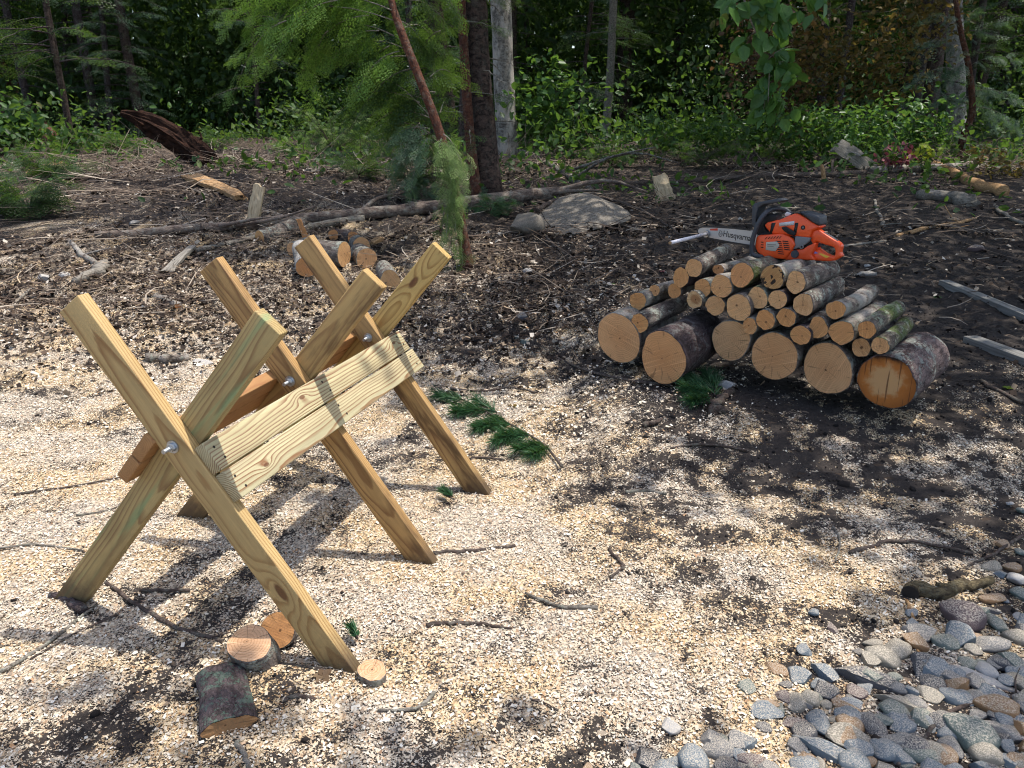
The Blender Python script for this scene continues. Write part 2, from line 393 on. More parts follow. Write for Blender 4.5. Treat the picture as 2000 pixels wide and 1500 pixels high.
def sawbuck():
    base = CB.copy(); base[2] = 0; mid = base+Vv*.58; mid[2] = 0
    root = empty('sawbuck', mid, 'wooden sawbuck of three crossed pairs of legs joined by plank rails', 'sawbuck')
    def mat_for(ex, ey, ez, o):
        m4 = Matrix.Identity(4)
        for i, c in enumerate((ex, ey, ez)):
            for j in range(3): m4[j][i] = c[j]
        for j in range(3): m4[j][3] = (o-mid)[j]
        return m4
    dA = Uv*math.sin(LA)-Zv*math.cos(LA); nA = Uv*math.cos(LA)+Zv*math.sin(LA)
    dB = -Uv*math.sin(LB)-Zv*math.cos(LB); nB = -Uv*math.cos(LB)+Zv*math.sin(LB)
    # leg local axes: x down the leg, y outwards across the broad face, z along the sawbuck
    v0 = [0, .5853, 1.166]
    matsA = [lumber('pine_leg_near', foot=True, py=.012, pz=-.045, slope=-.022, ring=.0085, seed=1, knot=[(.50, .0, .030)], contrast=1.05, early=(.53,.38,.17), late=(.27,.14,.05)),
             lumber('pine_leg_middle', foot=True, py=.02, pz=-.03, slope=.03, ring=.008, seed=2, stain=.75, early=(.48,.30,.12), late=(.15,.065,.022)),
             lumber('pine_leg_far', foot=True, py=-.01, pz=-.035, slope=-.03, ring=.0075, seed=3, stain=.9, early=(.46,.30,.125), late=(.16,.07,.028))]
    matsB = [lumber('pine_brace_near', foot=True, py=-.03, pz=-.05, slope=.03, ring=.009, seed=4, green=.7, contrast=1.1, stain=.3, early=(.46,.35,.155), late=(.22,.12,.05)),
             lumber('pine_brace_middle', foot=True, py=.01, pz=-.04, slope=-.03, ring=.010, seed=5, stain=.8, contrast=.8, early=(.50,.34,.14), late=(.20,.09,.035)),
             lumber('pine_brace_far', foot=True, py=.0, pz=-.03, slope=.03, ring=.0105, seed=6, knot=[(-.30, .004, .030)], early=(.56,.40,.15), late=(.26,.13,.035))]
    tl = [(.4681, .7859+.012), (.4681+.004, .7859+.018), (.4681-.004, .7859+.012)]; bl = [(.4764, .8336+.012), (.4764, .83+.008), (.4764, .83+.0)]
    ns = ['near', 'middle', 'far']
    for i, v in enumerate(v0):
        me = boxme('leg', (-tl[i][0], -W_/2, 0), (tl[i][1], W_/2, T_), .0028, 2, 0, math.tan(LA))
        o = link('leg', me, matsA[i], root, mat_for(dA, nA, -Vv, CB+Vv*(v+T_)), True); 
        me = boxme('leg', (-bl[i][0], -W_/2, 0), (bl[i][1], W_/2, T_), .0028, 2, 0, math.tan(LB))
        # for the brace x cross y points back along the sawbuck, so use -y
        link('leg', me, matsB[i], root, mat_for(dB, nB*1., Vv, CB+Vv*(v+T_+.0008)), True)
    # rails
    rm = [lumber('pine_rail_upper', .050, -.030, .012, .0062, seed=11, knot=[(.47, .012, .016), (1.16, .01, .014)], early=(.50,.46,.27), late=(.22,.10,.05), contrast=1.5),
          lumber('pine_rail_lower', -.046, -.034, -.010, .0064, seed=12, knot=[(.15, -.008, .013)], early=(.50,.46,.28), late=(.23,.11,.05), contrast=1.5),
          lumber('pine_back_rail_upper', .0, .03, .02, .007, seed=13, early=(.40,.22,.09), late=(.28,.12,.05)),
          lumber('pine_back_rail_lower', .01, .02, -.02, .007, seed=14, early=(.40,.22,.09), late=(.28,.12,.05))]
    def rail(d, n, s, n0, a, b, m, tilt=0.):
        me = boxme('rail', (0, -W_/2, 0), (b-a, W_/2, T_), .0032, 2)
        # local x along the sawbuck, y down the leg, z outwards
        e = d if np.cross(Vv, d) @ n > 0 else -d
        return link('rail', me, m, root, mat_for(Vv, e, n, CB+Vv*a+d*(s+W_/2)+n*n0) @ Matrix.Rotation(tilt, 4, 'Z'), True)
    h = W_/2+.0006
    r1 = rail(dA, nA, .0377, h, .0079, 1.2566, rm[0], .0)
    r2 = rail(dA, nA, .0377+W_+.0048, h, .0109, 1.2696, rm[1], .0)
    rail(dB, nB, .029, h, -.0093, 1.25, rm[2]); rail(dB, nB, .029+W_+.006, h, -.0093, 1.25, rm[3])
    zinc = M('zinc_bolt', .38, .5); zinc.set('Metallic', .9).set('Base Color', zinc.ramp(zinc.noise(zinc.co('Object'), 90, 3), [(.3, (.36, .39, .42)), (.7, (.60, .63, .66))]))
    dark = plain('screw_hole', (.02, .015, .01), .9)
    for v in v0:
        p = CB+Vv*v; q = mid
        f = -Vv
        Vt, Fc = cyl(p+f*.001, p+f*.004, .0185, 24); b = link('washer', mesh('washer', loc(Vt, q), Fc), zinc.m, root)
        Vt, Fc = cyl(p+f*.004, p+f*.016, .0118, 6); link('nut', mesh('nut', loc(Vt, q), Fc), zinc.m, root)
        pts = [p+f*(.016+.0022*k) for k in range(12)]; Vt, Fc = tube(pts, [.0064 if k % 2 else .0056 for k in range(12)], 12)
        link('bolt', mesh('bolt', loc(Vt, q), Fc), zinc.m, root)
        Vt, Fc = cyl(p+Vv*.0775, p+Vv*.087, .0118, 6); link('bolt_head', mesh('bolt_head', loc(Vt, q), Fc), zinc.m, root)
    for ri, s in ((0, .0377), (1, .0377+W_+.008)):
        for v in (.02, .60, 1.20):
            for dy in (.025, .064):
                p = CB+Vv*(v+.012*(dy > .05)+.015)+dA*(s+dy)+nA*(h+T_)
                Vt, Fc = cyl(p-nA*.002, p+nA*.0006, .0042, 8); link('screw', mesh('screw', loc(Vt, mid), Fc), dark, root)
    return root
sawbuck()
# ---------------------------------------------------------------- bark, cut wood, stone
def bark_mat(name, base, dark, lichen=.5, lc=(.42,.47,.38), moss=0., band=0., sc=1., white=0.):
    m = M(name, .92, .15); v = m.co('Object'); r = m.rnd()
    v = m.n('VectorMath', {0: v, 1: m.n('CombineXYZ', {0: m.math('MULTIPLY', r, 9.), 1: r, 2: m.math('MULTIPLY', r, 5.)})}, operation='ADD')
    v = m.add(v, m.n('VectorMath', {0: m.noise(v, 30*sc, 3, .6, out=1), 1: (.02, .02, .02)}, operation='MULTIPLY'))
    st = m.scale(v, (.45, 1, 1))
    a = m.noise(st, 26*sc, 6, .7, .6); cr = m.voro(m.scale(v, (.4, 1, 1)), 60*sc, 0, 'DISTANCE_TO_EDGE'); f = m.noise(v, 170*sc, 3, .6)
    col = m.mix(m.smap(a, .35, .65), dark, base)
    col = m.mix(m.math('MULTIPLY', m.smap(cr, .0, .09, .6, 0), m.smap(m.noise(v, 12*sc, 2, .5), .42, .6)), col, tuple(c*.35 for c in dark))
    if white: col = m.mix(m.smap(m.noise(m.scale(v, (1.5, .6, .6)), 7*sc, 4, .6), .42, .60, 0, white), col, (.50, .46, .41))
    ln = m.noise(v, 11*sc, 6, .75, .4); l2 = m.noise(v, 60*sc, 3, .7)
    lk = m.math('MULTIPLY', m.smap(m.math('ADD', ln, m.math('MULTIPLY', m.math('SUBTRACT', l2, .5), .5)), .52, .60), lichen)
    col = m.mix(lk, col, m.mix(f, lc, tuple(c*.6 for c in lc)))
    if moss: col = m.mix(m.math('MULTIPLY', m.smap(m.noise(v, 5*sc, 5, .7), .47, .60), moss), col, (.07, .11, .02))
    m.set('Base Color', col)
    h = m.math('ADD', m.math('MULTIPLY', m.smap(cr, 0, .12), .45), m.math('ADD', a, m.math('ADD', m.math('MULTIPLY', f, .35), m.math('MULTIPLY', lk, .5))))
    m.bump(h, .8, .006/sc); return m.m
def face_mat(name, fresh=(.62,.35,.14), heart=(.50,.24,.09), ring=(.36,.18,.08), kind=0, sc=1., kerf=.6):
    m = M(name, .8, .2); v = m.co('Object'); r = m.rnd()
    off = m.n('CombineXYZ', {0: m.math('MULTIPLY', r, 7.), 1: m.math('MULTIPLY', r, 13.), 2: m.math('MULTIPLY', r, 3.)})
    vo = m.add(v, off)
    sx = m.n('SeparateXYZ', {0: v}); Y, Z = sx.node.outputs[1], sx.node.outputs[2]
    Y = m.math('ADD', Y, m.math('MULTIPLY', m.math('SUBTRACT', r, .5), .022)); Z = m.math('ADD', Z, m.math('MULTIPLY', m.math('SUBTRACT', m.math('FRACT', m.math('MULTIPLY', r, 13.7)), .5), .022))
    wb = m.math('MULTIPLY', m.math('SUBTRACT', m.noise(vo, 14, 3, .5), .5), .026)
    yy = m.math('ADD', Y, wb); d = m.math('ADD', m.math('SQRT', m.math('ADD', m.math('MULTIPLY', yy, yy), m.math('MULTIPLY', Z, Z))), wb)
    rg = m.ramp(m.math('FRACT', m.math('DIVIDE', d, .0085/sc)), [(0, 0), (.55, .2), (.85, 1), (1, 0)])
    col = m.mix(m.smap(d, .01, .11), heart, fresh) if kind != 2 else m.mix(m.smap(d, .02, .035), (.25, .12, .05), fresh)
    blot = m.noise(vo, 22, 5, .65)
    col = m.mix(m.map(m.math('FRACT', m.math('MULTIPLY', r, 3.7)), 0, 1, .0, .95), col, m.mix(m.math('FRACT', m.math('MULTIPLY', r, 7.3)), (.72,.50,.28), (.54,.24,.08)))
    col = m.mix(m.smap(blot, .45, .75, 0, .5), col, heart)
    col = m.mix(m.math('MULTIPLY', rg, m.map(m.noise(vo, 9, 2, .5), .3, .7, .25, .85)), col, ring)
    # chain kerf lines sweep across the face
    ang = m.n('VectorRotate', {'Vector': v, 'Axis': (1, 0, 0), 'Angle': m.math('MULTIPLY', r, 3.1)})
    kf = m.noise(m.scale(ang, (1, 2.5, 190)), 1, 3, .6, .0)
    col = m.mix(m.smap(kf, .52, .68, 0, kerf), col, tuple(min(1, c*1.5) for c in fresh))
    col = m.mix(m.smap(kf, .30, .42, kerf*.6, 0), col, ring)
    # radial checks and pith
    a = m.math('ARCTAN2', Z, yy)
    ck = m.noise(m.n('CombineXYZ', {0: m.math('MULTIPLY', a, 2.2), 1: r, 2: m.math('MULTIPLY', d, 3)}), 3.2, 2, .5)
    col = m.mix(m.math('MULTIPLY', m.smap(ck, .64, .68), m.smap(d, .0, .04, .85, .45)), col, (.07, .035, .02))
    col = m.mix(m.smap(d, .002, .005, .8, 0), col, (.06, .03, .015))
    sp = m.smap(m.noise(vo, 65, 3, .6), .70, .74); col = m.mix(m.math('MULTIPLY', sp, .6), col, (.12, .05, .03))
    if kind == 1:      # rotten orange rim with a pale sawn middle
        pale = m.math('MULTIPLY', m.smap(m.math('ADD', d, m.math('MULTIPLY', m.math('SUBTRACT', blot, .5), .12)), .055, .10, 1, 0), .8)
        col = m.mix(m.smap(d, .08, .17), (.42, .15, .035), (.22, .075, .02)); col = m.mix(pale, col, (.58, .36, .17))
        gz = m.noise(m.scale(v, (1, 62, 3)), 1, 2, .4); col = m.mix(m.math('MULTIPLY', m.smap(gz, .60, .64), .8), col, (.12, .05, .02))
        col = m.mix(m.smap(m.math('ADD', Z, m.math('MULTIPLY', blot, .06)), .12, .15), col, (.03, .018, .012))
    if kind == 3:      # black rot blotches
        col = m.mix(m.smap(m.noise(vo, 26, 3, .5, 1.), .53, .56), col, (.035, .025, .018))
    m.set('Base Color', col); m.bump(m.math('ADD', m.math('MULTIPLY', kf, 1.2), m.math('MULTIPLY', rg, .3)), .5, .002); return m.m
B_GREY = bark_mat('grey_lichen_bark', (.22,.185,.16), (.07,.055,.048), .75, (.42,.45,.38))
B_PALE = bark_mat('pale_bark', (.27,.235,.20), (.09,.07,.06), .45, (.36,.42,.34), white=.5)
B_DARK = bark_mat('dark_red_bark', (.10,.075,.075), (.04,.03,.03), .3, (.30,.32,.30))
B_MOSS = bark_mat('mossy_bark', (.22,.19,.155), (.07,.055,.045), .8, (.36,.42,.32), moss=.75)
B_BIG = bark_mat('big_flaky_bark', (.20,.15,.14), (.055,.038,.036), .7, (.34,.37,.33), sc=.8)
B_STICK = bark_mat('stick_bark', (.13,.10,.085), (.05,.035,.03), .2, sc=3)
B_GREYSTICK = bark_mat('weathered_stick', (.30,.27,.23), (.10,.085,.07), .3, sc=2)
B_RED = bark_mat('red_peeling_bark', (.16,.065,.04), (.05,.025,.02), .15, sc=1.5)
B_SPRUCE = bark_mat('scaly_spruce_bark', (.115,.08,.066), (.026,.019,.017), .18, (.22,.24,.2), sc=.9)
B_BIRCH = bark_mat('pale_birch_bark', (.27,.25,.22), (.09,.08,.07), .35, (.5,.52,.5), sc=.7, white=.8)
F_TAN = face_mat('fresh_cut_wood'); F_ORANGE = face_mat('orange_cut_wood', (.62,.31,.13), (.52,.24,.10)); F_ROT = face_mat('rotten_orange_wood', kind=1)
F_BLACK = face_mat('blotched_wood', (.48,.30,.13), (.36,.20,.08), kind=3); F_RING = face_mat('hollow_ring_wood', (.50,.35,.19), kind=2); F_BIG = face_mat('big_ringed_wood', (.58,.35,.18), (.50,.27,.13), sc=.8, kerf=.45)
def split_mat():
    m = M('torn_wood', .85, .15); v = m.co('Object'); a = m.noise(m.scale(v, (.08, 1, 1)), 90, 5, .65, .2)
    m.set('Base Color', m.ramp(a, [(.25, (.10,.05,.025)), (.45, (.33,.19,.09)), (.62, (.52,.34,.18)), (.8, (.62,.46,.28))])); m.bump(a, .9, .006); return m.m
TORN = split_mat()
def weath_mat():
    m = M('weathered_wood', .85, .15); v = m.co('Object'); a = m.noise(m.scale(v, (.06, 1, 1)), 70, 5, .65, .1)
    m.set('Base Color', m.ramp(a, [(.25, (.07,.06,.05)), (.5, (.22,.20,.17)), (.75, (.36,.33,.29))])); m.bump(a, .8, .004); return m.m
WEATH = weath_mat()

# one log: local x along the log from its front cut; bark tube plus two cut ends
def log_meshes(r, L, seed, ov=1., bend=.0, taper=.06, rough=.05, flare=0.):
    nA, nB = 44, 22; V = []; Fc = []
    rs = np.random.default_rng(seed); ph = rs.uniform(0, 6.28); e3 = rs.uniform(.0, .06)*(1.6 if ov != 1 else 1)
    def ringr(t, u):
        ct, st = math.cos(t), math.sin(t)
        rr = r*(1-taper*u)*(1+flare*(1-u)**3)
        k = 1+e3*math.cos(2*(t-ph))+.6*e3*math.cos(3*t+ph*2)-.5*e3*max(0, math.cos(t-ph*1.7))**6
        k += rough*float(fbm(ct*2.2+seed, st*2.2, u*L*9, 3, 3))
        return rr*k*ct, rr*k*st*ov
    tt = [2*math.pi*i/nA for i in range(nA)]
    rim = []
    for j in range(nB+1):
        u = j/nB; row = []
        for t in tt:
            y, z = ringr(t, u)
            row.append((u*L, y+bend*math.sin(u*3.1)*.5, z+bend*math.sin(u*3.1)))
        V += row
    for j in range(nB):
        for i in range(nA):
            i2 = (i+1) % nA; Fc.append((j*nA+i, (j+1)*nA+i, (j+1)*nA+i2, j*nA+i2))
    def cap(j, x, s):
        row = V[j*nA:(j+1)*nA]; cy = sum(p[1] for p in row)/nA; cz = sum(p[2] for p in row)/nA
        W = [(x+.0012*s*math.sin(k*5), cy+(p[1]-cy)*.972, cz+(p[2]-cz)*.972) for k, p in enumerate(row)]
        W2 = [(x-.001*s, cy+(p[1]-cy)*.5, cz+(p[2]-cz)*.5) for p in row]
        W += W2+[(x-.001*s, cy, cz)]; f = []
        for i in range(nA):
            i2 = (i+1) % nA
            q = (i, i2, nA+i2, nA+i); tq = (nA+i, nA+i2, 2*nA)
            f += [q if s > 0 else q[::-1], tq if s > 0 else tq[::-1]]
        return mesh('cut_face', W, f)
    rb = len(V)                                   # narrow bark lip round each cut
    V += [(0.0, 0, 0)]; V.pop()
    for j, x in ((0, .0), (nB, L)):
        row = V[j*nA:(j+1)*nA]; cy = sum(p[1] for p in row)/nA; cz = sum(p[2] for p in row)/nA; s = len(V)
        V += [(x, cy+(p[1]-cy)*.965, cz+(p[2]-cz)*.965) for p in row]
        for i in range(nA):
            i2 = (i+1) % nA; q = (j*nA+i, j*nA+i2, s+i2, s+i); Fc.append(q if j == 0 else q[::-1])
    bark = mesh('bark', V, Fc); return bark, cap(0, -.0015, -1), cap(nB, L+.0015, 1)
def make_log(p, axis, r, L, bm, fm, label, group, seed, ov=1., bend=0., taper=.06, rough=.05, roll=0., name='firewood_log', cat='log', flare=0.):
    root = empty(name, p, label, cat, group)
    x = Vector(axis).normalized(); y = Vector((0, 0, 1)).cross(x).normalized(); z = x.cross(y)
    Rm = Matrix((x, y, z)).transposed().to_4x4() @ Matrix.Rotation(roll, 4, 'X')
    a, b, c = log_meshes(r, L, seed, ov, bend, taper, rough, flare)
    link('bark', a, bm, root, Rm, True); link('cut_face', b, fm, root, Rm); link('cut_face', c, fm, root, Rm)
    return root
PA, PB = 4.50, -.52                              # the pile's front: Y = PA + PB X
def on_plane(px, py, dY=0.):
    d = ray(px, py); t = (PA+dY)/(d[1]-PB*d[0]); return Vector((d[0]*t, d[1]*t, CAMH+d[2]*t))
TH = R(42)
AX = (math.sin(TH), math.cos(TH), .07)
Z3 = lambda x, y: (1130+x/2.5, 380+y/2.5)
GP = 'firewood logs stacked in the pile'
PILE = [ # x, y, ry in the close-up, dY, L, bark, face, ov, label
 (196,700,128, .06,.42,B_PALE,F_BIG,1.,'thick log at the left end of the stacked pile, chipped along its top edge'),
 (415,797,132,-.12,.50,B_DARK,F_BIG,1.,'thick log with smooth dark bark lying forward of the pile on the soil'),
 (745,712,104, .12,.42,B_PALE,F_BIG,1.,'thick log half hidden behind the dark barked log'),
 (955,790,122, .02,.42,B_GREY,F_BIG,1.,'thick log in the bottom row with one diagonal line across its face'),
 (1213,850,130,-.02,.42,B_GREY,F_BIG,1.,'thick log in the bottom row second from the right end of the pile'),
 (1503,915,140,-.10,.50,B_BIG,F_ROT,1.,'thick flaky log at the right end with a rotten orange face'),
 (298,628,50,.02,.44,B_GREY,F_TAN,1.,'thin log laid on top of the leftmost thick log'),
 (290,520,46,.20,.42,B_PALE,F_TAN,.95,'log at the back left of the pile showing only the top of its face'),
 (372,468,30,.26,.42,B_PALE,F_RING,1.,'small dark ended log at the upper left back of the pile'),
 (468,470,38,.26,.42,B_PALE,F_TAN,1.,'small log behind and between the long leaning logs at the left'),
 (500,403,49,.22,.42,B_DARK,F_TAN,1.05,'round small log below the topmost left log'),
 (563,358,47,.20,.44,B_GREY,F_TAN,1.05,'topmost left log with a torn splinter below its face'),
 (566,513,43,.14,.42,B_GREY,F_RING,1.,'small log with dark heart above the dark barked thick log'),
 (668,542,48,.14,.42,B_PALE,F_TAN,.9,'log partly covered, just above the middle thick log'),
 (606,455,45,.18,.42,B_GREY,F_TAN,1.,'small log in the left shoulder of the pile under a bigger one'),
 (682,366,26,.30,.42,B_PALE,F_ORANGE,.85,'little split log with orange end behind the top row'),
 (697,447,58,.12,.44,B_PALE,F_TAN,1.,'log with reddish streaks left below the brightest top log'),
 (797,393,62,.08,.42,B_MOSS,F_ORANGE,1.,'bright faced log under the front handle of the chainsaw'),
 (947,403,62,.04,.44,B_PALE,F_BLACK,1.06,'log with black rot patches under the chainsaw'),
 (1062,428,55,.00,.46,B_GREY,F_TAN,1.08,'lichen spotted log at the top right of the pile'),
 (781,551,67,.04,.42,B_GREY,F_TAN,1.,'medium log with diagonal saw lines in the heart of the pile'),
 (876,505,54,.05,.42,B_MOSS,F_TAN,1.05,'small log with a red pith mark below the black blotched log'),
 (972,513,48,.02,.42,B_DARK,F_TAN,1.,'small round log second row under the lichen spotted log'),
 (1097,538,60,-.03,.48,B_GREY,F_RING,1.25,'oval log with a dark knot, long and lichen covered'),
 (1255,564,46,-.06,.46,B_PALE,F_TAN,.9,'pale log with a beaked face at the right shoulder of the pile'),
 (836,642,44,.03,.42,B_PALE,F_RING,1.15,'tiny log with a thick light ring around a dark centre'),
 (912,611,52,.00,.42,B_PALE,F_TAN,1.,'small log resting above the diagonal lined thick log'),
 (1015,601,49,-.02,.42,B_GREY,F_TAN,1.,'small straight grained log beside the oval knotty one'),
 (1085,688,51,-.06,.42,B_DARK,F_TAN,1.,'small log wedged between the two thick bottom logs'),
 (1170,650,54,-.05,.42,B_GREY,F_TAN,1.1,'egg shaped log with one knot dot'),
 (1285,675,63,-.08,.44,B_PALE,F_TAN,1.,'largest of the small logs on the right side of the pile'),
 (1407,660,45,-.12,.48,B_MOSS,F_TAN,1.,'mossy log with green far end on the right'),
 (1380,747,50,-.06,.42,B_GREY,F_RING,1.12,'teardrop faced log low in the gap beside the rotten thick log'),
 (1473,738,43,-.14,.46,B_MOSS,F_TAN,1.,'thin log lowest on the right, resting on the rotten thick log'),
]
LOGC = []
for i, (x, y, ry, dY, L, bm_, fm_, ov, lab) in enumerate(PILE):
    px, py = Z3(x, y); p = on_plane(px, py, dY); r = ry/2.5*mpp(p)/ov*.985
    ax = (AX[0]+rng.normal(0, .03), AX[1]+rng.normal(0, .03), (.09 if i in (6, 11) else .0 if y < 470 else .05)+(rng.normal(0, .015) if ry < 100 else 0))
    make_log(p, ax, r, L, bm_, fm_, lab, GP, i+11, ov, bend=rng.normal(0, .006) if ry < 100 else 0, rough=.11 if ry < 100 else .06)
    LOGC.append((p, r))

# ---------------------------------------------------------------- chainsaw
def chainsaw():
    Y0 = 4.02
    o0 = P3(1627, 509, Y0)                        # rear foot of the saw
    fw = Vector((-.69, .724, .0)).normalized(); side = Vector((-fw.y, fw.x, 0))   # towards the viewer's left
    side = Vector((-.724, -.69, 0))
    up = Vector((0, 0, 1))
    root = empty('chainsaw', o0, 'orange and grey chainsaw lying on top of the stacked logs', 'chainsaw')
    Rm = Matrix((fw, side, up)).transposed().to_4x4()
    S = .98
    sxx = 1/1545*S; szz = 1/1705*S
    def q(zx, zy, y=0.):                          # close-up pixel to local forward, up; y = how far out towards the viewer
        zx = zx+1250*y; zy = zy-200*y
        x = (1735-zx)*sxx; return (x, (690-zy)*szz-.118*x)
    def pl(name, pts, y0, y1, mat, bev=.004, par=root, seg=2, sm=True):
        me = prism(name, [q(*p, y1) for p in pts], y0, y1, bev, seg=seg)
        return link(name, me, mat, par, Rm if par is root else Matrix.Identity(4), sm)
    OR = plain('orange_plastic', (.80, .085, .012), .38, .5, coat=.15)
    ORD = plain('orange_plastic_side', (.74, .075, .012), .42, .5)
    GR = plain('charcoal_plastic', (.045, .05, .06), .5, .4); GL = plain('mid_grey_plastic', (.17, .175, .185), .5, .4)
    BK = plain('black_rubber', (.012, .012, .014), .6, .3); ST = plain('bar_steel', (.42, .43, .44), .42, .5, .55)
    LB_ = plain('sticker_white', (.55, .56, .58), .4); BEI = plain('badge_grey', (.42, .40, .34), .45)
    CH = plain('chain_steel', (.05, .05, .055), .45, .5, .7)
    body = pl('body', [(1050,440),(1130,420),(1240,380),(1490,470),(1545,560),(1440,600),(1350,670),(1290,690),(1110,668),(1030,610)], -.035, .030, BK, .006)
    top = pl('top_cover', [(1080,362),(1110,335),(1210,318),(1335,268),(1380,272),(1450,315),(1500,350),(1562,385),(1560,405),(1508,425),(1500,470),(1492,492),(1365,470),(1345,470),(1150,442),(1100,385)], -.045, .040, OR, .009)
    pl('air_filter_cover', [(1335,264),(1400,252),(1470,270),(1553,300),(1562,385),(1500,352),(1450,312),(1385,270)], -.050, .043, GR, .010)
    cov = pl('starter_cover', [(1012,470),(1040,455),(1240,448),(1300,470),(1335,492),(1368,548),(1350,590),(1320,640),(1290,682),(1110,662),(1035,615),(1010,560)], .030, .058, OR, .008)
    pl('side_panel', [(1368,470),(1500,488),(1488,520),(1455,552),(1400,578),(1335,600),(1365,548)], .030, .048, GL, .004)
    tank = pl('fuel_tank', [(1292,686),(1345,596),(1440,590),(1480,560),(1545,530),(1540,600),(1520,640),(1560,688),(1450,684)], -.03, .050, ORD, .008)
    # rear handle: a loop with a hand hole
    rh = pl('rear_handle', [(1500,425),(1560,408),(1610,445),(1745,532),(1770,562),(1765,625),(1788,650),(1735,690),(1680,697),(1500,688),(1450,684),(1480,655),(1540,598),(1590,588),(1650,632),(1715,655),(1728,640),(1728,600),(1712,572),(1640,550),(1560,520),(1535,560),(1500,540)], -.015, .026, OR, .008)
    pl('trigger', [(1560,525),(1625,545),(1640,562),(1600,572),(1555,560)], -.004, .012, GR, .003)
    pl('throttle_lock', [(1605,430),(1690,478),(1745,520),(1735,534),(1640,468)], -.006, .014, GR, .003)
    def disc(name, c, r, y0, y1, mat, par=root, n=28):
        x, z = q(*c, y1); V, Fc = tube([(x, y0, z), (x, y1, z)], [r, r*.93], n); return link(name, mesh(name, V, Fc), mat, par, Rm if par is root else Matrix.Identity(4))
    disc('fuel_cap', (1372, 633), .021, .048, .060, GR); disc('cover_screw', (1427, 394), .012, .038, .0425, BK); disc('cover_screw', (1427, 394), .005, .0425, .0445, GL)
    disc('side_screw', (1428, 566), .011, .046, .053, GL); disc('side_screw', (1428, 566), .0055, .053, .055, BK)
    # ventilation slats on the starter cover
    for k in range(7):
        for c in range(2):
            xa = 1195+22*max(0, k-2)*.0+c*62+6*k; ya = 508+k*19
            pts = [(xa, ya), (xa+50, ya+6), (xa+50, ya+14), (xa, ya+9)]
            if xa+50 > 1352-max(0, k-3)*14: continue
            pl('vent_slot', pts, .0572, .0588, BK, 0, cov, 1, False)
    for k in range(6): pl('vent_slot', [(1095+k*25, 492-k*1), (1112+k*25, 470-k), (1120+k*25, 470-k), (1104+k*25, 493-k)], .0572, .0588, BK, 0, cov, 1, False)
    for k in range(3): pl('vent_slot', [(1062+k*2, 515+k*24), (1085+k*2, 517+k*24), (1085+k*2, 526+k*24), (1062+k*2, 523+k*24)], .0572, .0588, BK, 0, cov, 1, False)
    bd = pl('badge', [(1108,520),(1205,515),(1232,552),(1200,607),(1110,592)], .058, .0615, BEI, .002)
    pl('warning_label', [(1215,345),(1348,333),(1350,368),(1222,377)], .040, .0415, LB_, 0)
    pl('cooling_gap', [(1148,345),(1185,342),(1160,440),(1140,440)], .040, .0412, BK, 0); pl('cooling_gap', [(1357,350),(1384,350),(1378,440),(1350,465)], .040, .0412, BK, 0)
    pl('stop_lever', [(1232,388),(1262,380),(1350,432),(1362,452),(1350,470),(1300,452),(1248,412)], .040, .056, BK, .004)
    pl('decompression_valve', [(1268,262),(1285,244),(1322,262),(1312,282),(1280,288)], -.01, .006, LB_, .004)
    # front handle bends over the saw
    pth = [(1100,655,.050),(1040,650,.062),(992,628,.068),(978,560,.070),(982,480,.070),(1000,400,.068),(1032,318,.060),(1075,262,.040),(1120,226,.012),(1180,206,-.03),(1260,205,-.065),(1320,222,-.075),(1362,262,-.07)]
    P = [(q(a, b, c)[0], c, q(a, b, c)[1]) for a, b, c in pth]; V, Fc = tube(spline(P, 5), .0125, 14); link('front_handle', mesh('front_handle', V, Fc), GR, root, Rm, True)
    V, Fc = tube([(q(975,640,.05)[0], .05, q(975,640,.05)[1]), (q(1100,655,.05)[0], .04, q(1100,655,.05)[1])], .008, 8); link('bumper', mesh('bumper', V, Fc), GL, root, Rm, True)
    # hand guard: a curved plate right across the saw
    pl('hand_guard', [(958,182),(972,158),(1010,148),(1180,122),(1218,140),(1205,158),(1060,170),(1018,196),(1006,250),(1002,330),(1040,380),(1010,400),(968,345)], -.055, .028, GR, .004)
    pl('engine_block', [(1000,300),(1100,262),(1190,268),(1200,330),(1110,345),(1085,370),(1140,440),(1030,450),(1010,380)], -.05, .02, BK, .006)
    # guide bar and chain, on the far side of the saw
    top_e = [(985,402),(800,378),(620,362),(500,357)]; tip = [(470,362),(452,376),(447,392),(455,415),(480,438),(520,452)]; bot = [(620,475),(800,510),(960,537),(1040,548)]
    bar = top_e+tip+bot+[(1060,410)]
    b = pl('guide_bar', bar, -.030, -.0255, ST, .0006, seg=1, sm=False)
    links = []; pts = [q(*p, -.0255) for p in top_e+tip+bot]; pts = [np.array([p[0], 0, p[1]]) for p in pts]; Ln = []
    seg = [pts[0]]
    for a, c in zip(pts[:-1], pts[1:]):
        n = max(1, int(np.linalg.norm(c-a)/.0045)); seg += [a+(c-a)*(k+1)/n for k in range(n)]
    V = []; Fc = []
    for k in range(0, len(seg)-1):
        d = seg[k+1]-seg[k]; d /= np.linalg.norm(d); nn = np.array([-d[2], 0, d[0]])*-1
        if nn @ (seg[k]-np.array([q(700,430,-.0255)[0], 0, q(700,430,-.0255)[1]])) < 0: nn = -nn
        hgt = .0065 if k % 3 else .010; a = seg[k]+d*.0004; c = seg[k+1]-d*.0004; s = len(V)
        for y in (-.0315, -.0240): V += [a+[0, y, 0]-nn*.002, c+[0, y, 0]-nn*.002, c+[0, y, 0]+nn*hgt*.6, a+[0, y, 0]+nn*hgt]
        Fc += [(s, s+1, s+2, s+3), (s+7, s+6, s+5, s+4), (s, s+4, s+5, s+1), (s+1, s+5, s+6, s+2), (s+2, s+6, s+7, s+3), (s+3, s+7, s+4, s)]
    link('chain', mesh('chain', V, Fc), CH, root, Rm)
